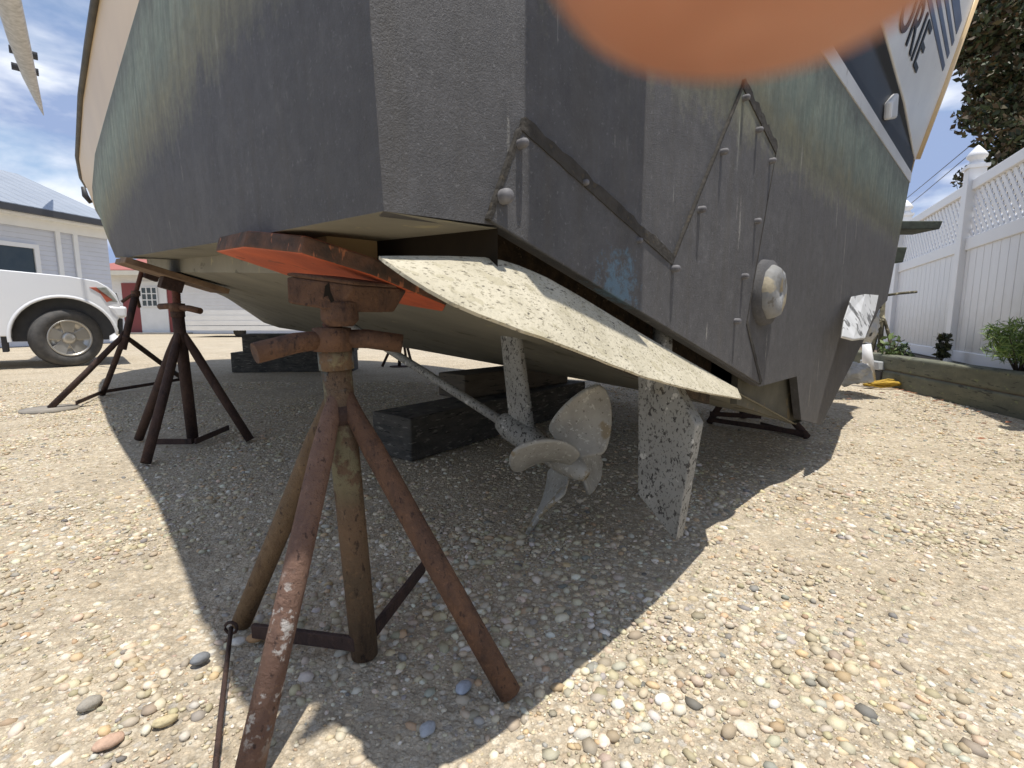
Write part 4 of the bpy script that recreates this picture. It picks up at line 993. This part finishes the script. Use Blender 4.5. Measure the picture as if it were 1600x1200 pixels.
b = MB(); b.prism([tp2(.755, .86, -.3), tp2(.72, 1.02, -.3), tp2(.72, 1.02, -TWd + .3), tp2(.755, .86, -TWd + .3)], tdir * .02); b.build('grille', 'chrome', truck)
b = MB(); b.box(tp2(.72, .56, -.10), (tdir, tn, ZX), (.03, .05, .05)); b.build('fog_lamp', 'lens', truck, .01)
b = MB(); b.box(tp2(-.70, 1.02, .006), (tdir, tn, ZX), (.09, .012, .018)); b.build('fender_badge', 'blackplastic', truck, .004)
b = MB(); b.box(tp2(-1.12, 1.37, .14), (tdir, tn, ZX), (.06, .11, .11)); b.build('mirror', 'truckwhite', truck, .03)
b = MB(); b.prism([tp2(-1.02, .5, .001), tp2(-1.03, .5, .001), tp2(-1.05, 1.26, .001), tp2(-1.04, 1.26, .001)], -tn * .01); b.build('door_seam', 'blackplastic', truck)
b = MB(); b.prism([tp2(-.62, .22, -.03), tp2(-.57, .22, -.03), tp2(-.57, .48, -.03), tp2(-.62, .48, -.03)], -tn * .22); b.build('mud_flap', 'blackplastic', truck)
def wheel(x0, steer, yy=-.13):
    c = tp2(x0, .385, yy); n_ = Matrix.Rotation(steer, 3, 'Z') @ tn
    t = MB(); t.lathe(c, n_, [(.23, -.12), (.33, -.128), (.375, -.105), (.387, -.06), (.387, .06), (.375, .105), (.33, .128), (.245, .118), (.235, .09)], 44)
    w = t.build('wheel', 'tyre', truck)
    r_ = MB(); x_ = tdir if abs(steer) < .01 else Matrix.Rotation(steer, 3, 'Z') @ tdir
    r_.lathe(c, n_, [(.245, .118), (.238, .124), (.222, .108), (.215, .06), (.08, .052), (.078, .085), (.05, .098), (.001, .099)], 40)
    ri = r_.build('rim', 'rim', w)
    for k in range(5):
        a = k * 2 * math.pi / 5 + .3; s_ = MB()
        d = x_ * math.cos(a) + ZX * math.sin(a); e = x_ * -math.sin(a) + ZX * math.cos(a)
        s_.prism([c + n_ * .07 + d * .06 + e * .05, c + n_ * .095 + d * .225 + e * .088, c + n_ * .095 + d * .225 - e * .088, c + n_ * .07 + d * .06 - e * .05], -n_ * .03); s_.build('spoke', 'rim', ri, .006)
    return w
wheel(0, R(20)); wheel(-3.5, 0); wheel(0, R(20), -TWd + .13); wheel(-3.5, 0, -TWd + .13)

# ------------------------------------------------------------------ the photographer's finger over the lens
def hand():
    root = thing('hand', tuple(CAM + V((.01, -.05, .03))), 'blurred pink fingertip intruding at the top edge close to the lens', 'hand')
    P = {}
    bm = bmesh.new(); lay = bm.verts.layers.skin.verify()
    def vert(p, r, root_=False):
        v = bm.verts.new(V(p)); v[lay].radius = (r, r); v[lay].use_root = root_; return v
    def chain(v0, pts):
        for p, r in pts:
            v = vert(p, r); bm.edges.new((v0, v)); v0 = v
        return v0
    tip = ray(1196, 116) * .0205 + V((0, 0, 0)); tx, ty, tz = tip.x, tip.y, tip.z
    r_t = .0094
    wrist = vert((.055, -.165, .005), .024, True)
    palm = vert((.045, -.10, .032), .030); bm.edges.new((wrist, palm))
    kn = vert((.028, -.060, .045), .016); bm.edges.new((palm, kn))
    # index finger reaching forward over the top of the lens, its tip hanging down
    chain(kn, [((.016, -.022, .062), .0115), ((tx + .001, .008, .060), .0112), ((tx, ty + .001, .050), .0112), ((tx, ty + .001, tz + .026), .0122), ((tx, ty + .0005, tz + .0145), .0132), ((tx, ty, tz + .0055), .0112), ((tx, ty, tz + .0012), .006)])
    for i, (ox, l) in enumerate(((.026, .9), (.046, .85), (.064, .7))):
        k2 = vert((.045 + ox * .75, -.068 - .008 * i, .036 - .004 * i), .0135); bm.edges.new((palm, k2))
        chain(k2, [((.040 + ox * .8, -.030, .036), .0095), ((.040 + ox * .8, -.018, .012), .0088), ((.036 + ox * .8, -.030, -.008), .0078)])
    th = vert((.022, -.105, .010), .016); bm.edges.new((palm, th))
    chain(th, [((.004, -.075, -.006), .0115), ((-.004, -.045, -.012), .0098), ((-.002, -.026, -.010), .0085)])
    chain(wrist, [((.065, -.24, -.03), .026), ((.08, -.36, -.10), .036)])
    me = bpy.data.meshes.new('skin'); bm.to_mesh(me); bm.free()
    for v in me.vertices: v.co = v.co + CAM - V(root.location)
    me.materials.append(M['skin'])
    o = bpy.data.objects.new('skin', me); COL.objects.link(o); o.parent = root
    s = o.modifiers.new('skin', 'SKIN'); s.use_smooth_shade = True
    u = o.modifiers.new('sub', 'SUBSURF'); u.levels = 2; u.render_levels = 3
    return root
hand()

# ------------------------------------------------------------------ light, sky, camera
SUNV = V((.108, -.108, 1.0)).normalized()
sun = bpy.data.lights.new('sun', 'SUN'); sun.energy = 4.3; sun.angle = R(.55); sun.color = (1, .955, .88)
so = bpy.data.objects.new('sun', sun); COL.objects.link(so); so.rotation_euler = SUNV.to_track_quat('Z', 'Y').to_euler(); so.location = (0, 0, 20)
w = bpy.data.worlds.new('World'); scene.world = w; w.use_nodes = True
nt = w.node_tree; bg = nt.nodes['Background']
sky = nt.nodes.new('ShaderNodeTexSky'); sky.sky_type = 'NISHITA'; sky.sun_disc = False
sky.sun_elevation = math.asin(SUNV.z); sky.sun_rotation = math.atan2(SUNV.x, SUNV.y); sky.air_density = 1.0; sky.dust_density = .6; sky.ozone_density = 1.5
tc = nt.nodes.new('ShaderNodeTexCoord'); mp = nt.nodes.new('ShaderNodeMapping'); mp.inputs['Scale'].default_value = (1.0, 1.0, 2.6)
nt.links.new(tc.outputs['Generated'], mp.inputs[0])
nz = nt.nodes.new('ShaderNodeTexNoise'); nz.inputs['Scale'].default_value = 3.2; nz.inputs['Detail'].default_value = 7; nz.inputs['Roughness'].default_value = .56; nz.inputs['Distortion'].default_value = .35
nt.links.new(mp.outputs[0], nz.inputs['Vector'])
rp = nt.nodes.new('ShaderNodeValToRGB'); rp.color_ramp.elements[0].position = .38; rp.color_ramp.elements[1].position = .56
nt.links.new(nz.outputs['Fac'], rp.inputs[0])
mx = nt.nodes.new('ShaderNodeMix'); mx.data_type = 'RGBA'; nt.links.new(rp.outputs[0], mx.inputs[0]); nt.links.new(sky.outputs[0], mx.inputs[6]); 
nz2 = nt.nodes.new('ShaderNodeTexNoise'); nz2.inputs['Scale'].default_value = 4.6; nz2.inputs['Detail'].default_value = 6; nt.links.new(mp.outputs[0], nz2.inputs['Vector'])
rp2 = nt.nodes.new('ShaderNodeValToRGB'); rp2.color_ramp.elements[0].position = .47; rp2.color_ramp.elements[1].position = .62
rp2.color_ramp.elements[0].color = (2.3, 3.0, 4.7, 1); rp2.color_ramp.elements[1].color = (6.6, 6.9, 7.5, 1); nt.links.new(nz2.outputs['Fac'], rp2.inputs[0]); nt.links.new(rp2.outputs[0], mx.inputs[7])
nt.links.new(mx.outputs[2], bg.inputs['Color']); bg.inputs['Strength'].default_value = .125

cam = bpy.data.cameras.new('camera'); co = bpy.data.objects.new('camera', cam); COL.objects.link(co)
co.location = CAM; co.rotation_euler = (R(90) - PITCH, 0, 0)
cam.sensor_width = 36; cam.lens = FPX / 1600 * 36; cam.clip_start = .002; cam.clip_end = 1500
cam.dof.use_dof = True; cam.dof.focus_distance = 1.6; cam.dof.aperture_fstop = 14
scene.camera = co
scene.view_settings.view_transform = 'Standard'; scene.view_settings.look = 'None'; scene.view_settings.exposure = 0.30; scene.view_settings.gamma = 1
scene.cycles.max_bounces = 8; scene.cycles.use_denoising = True
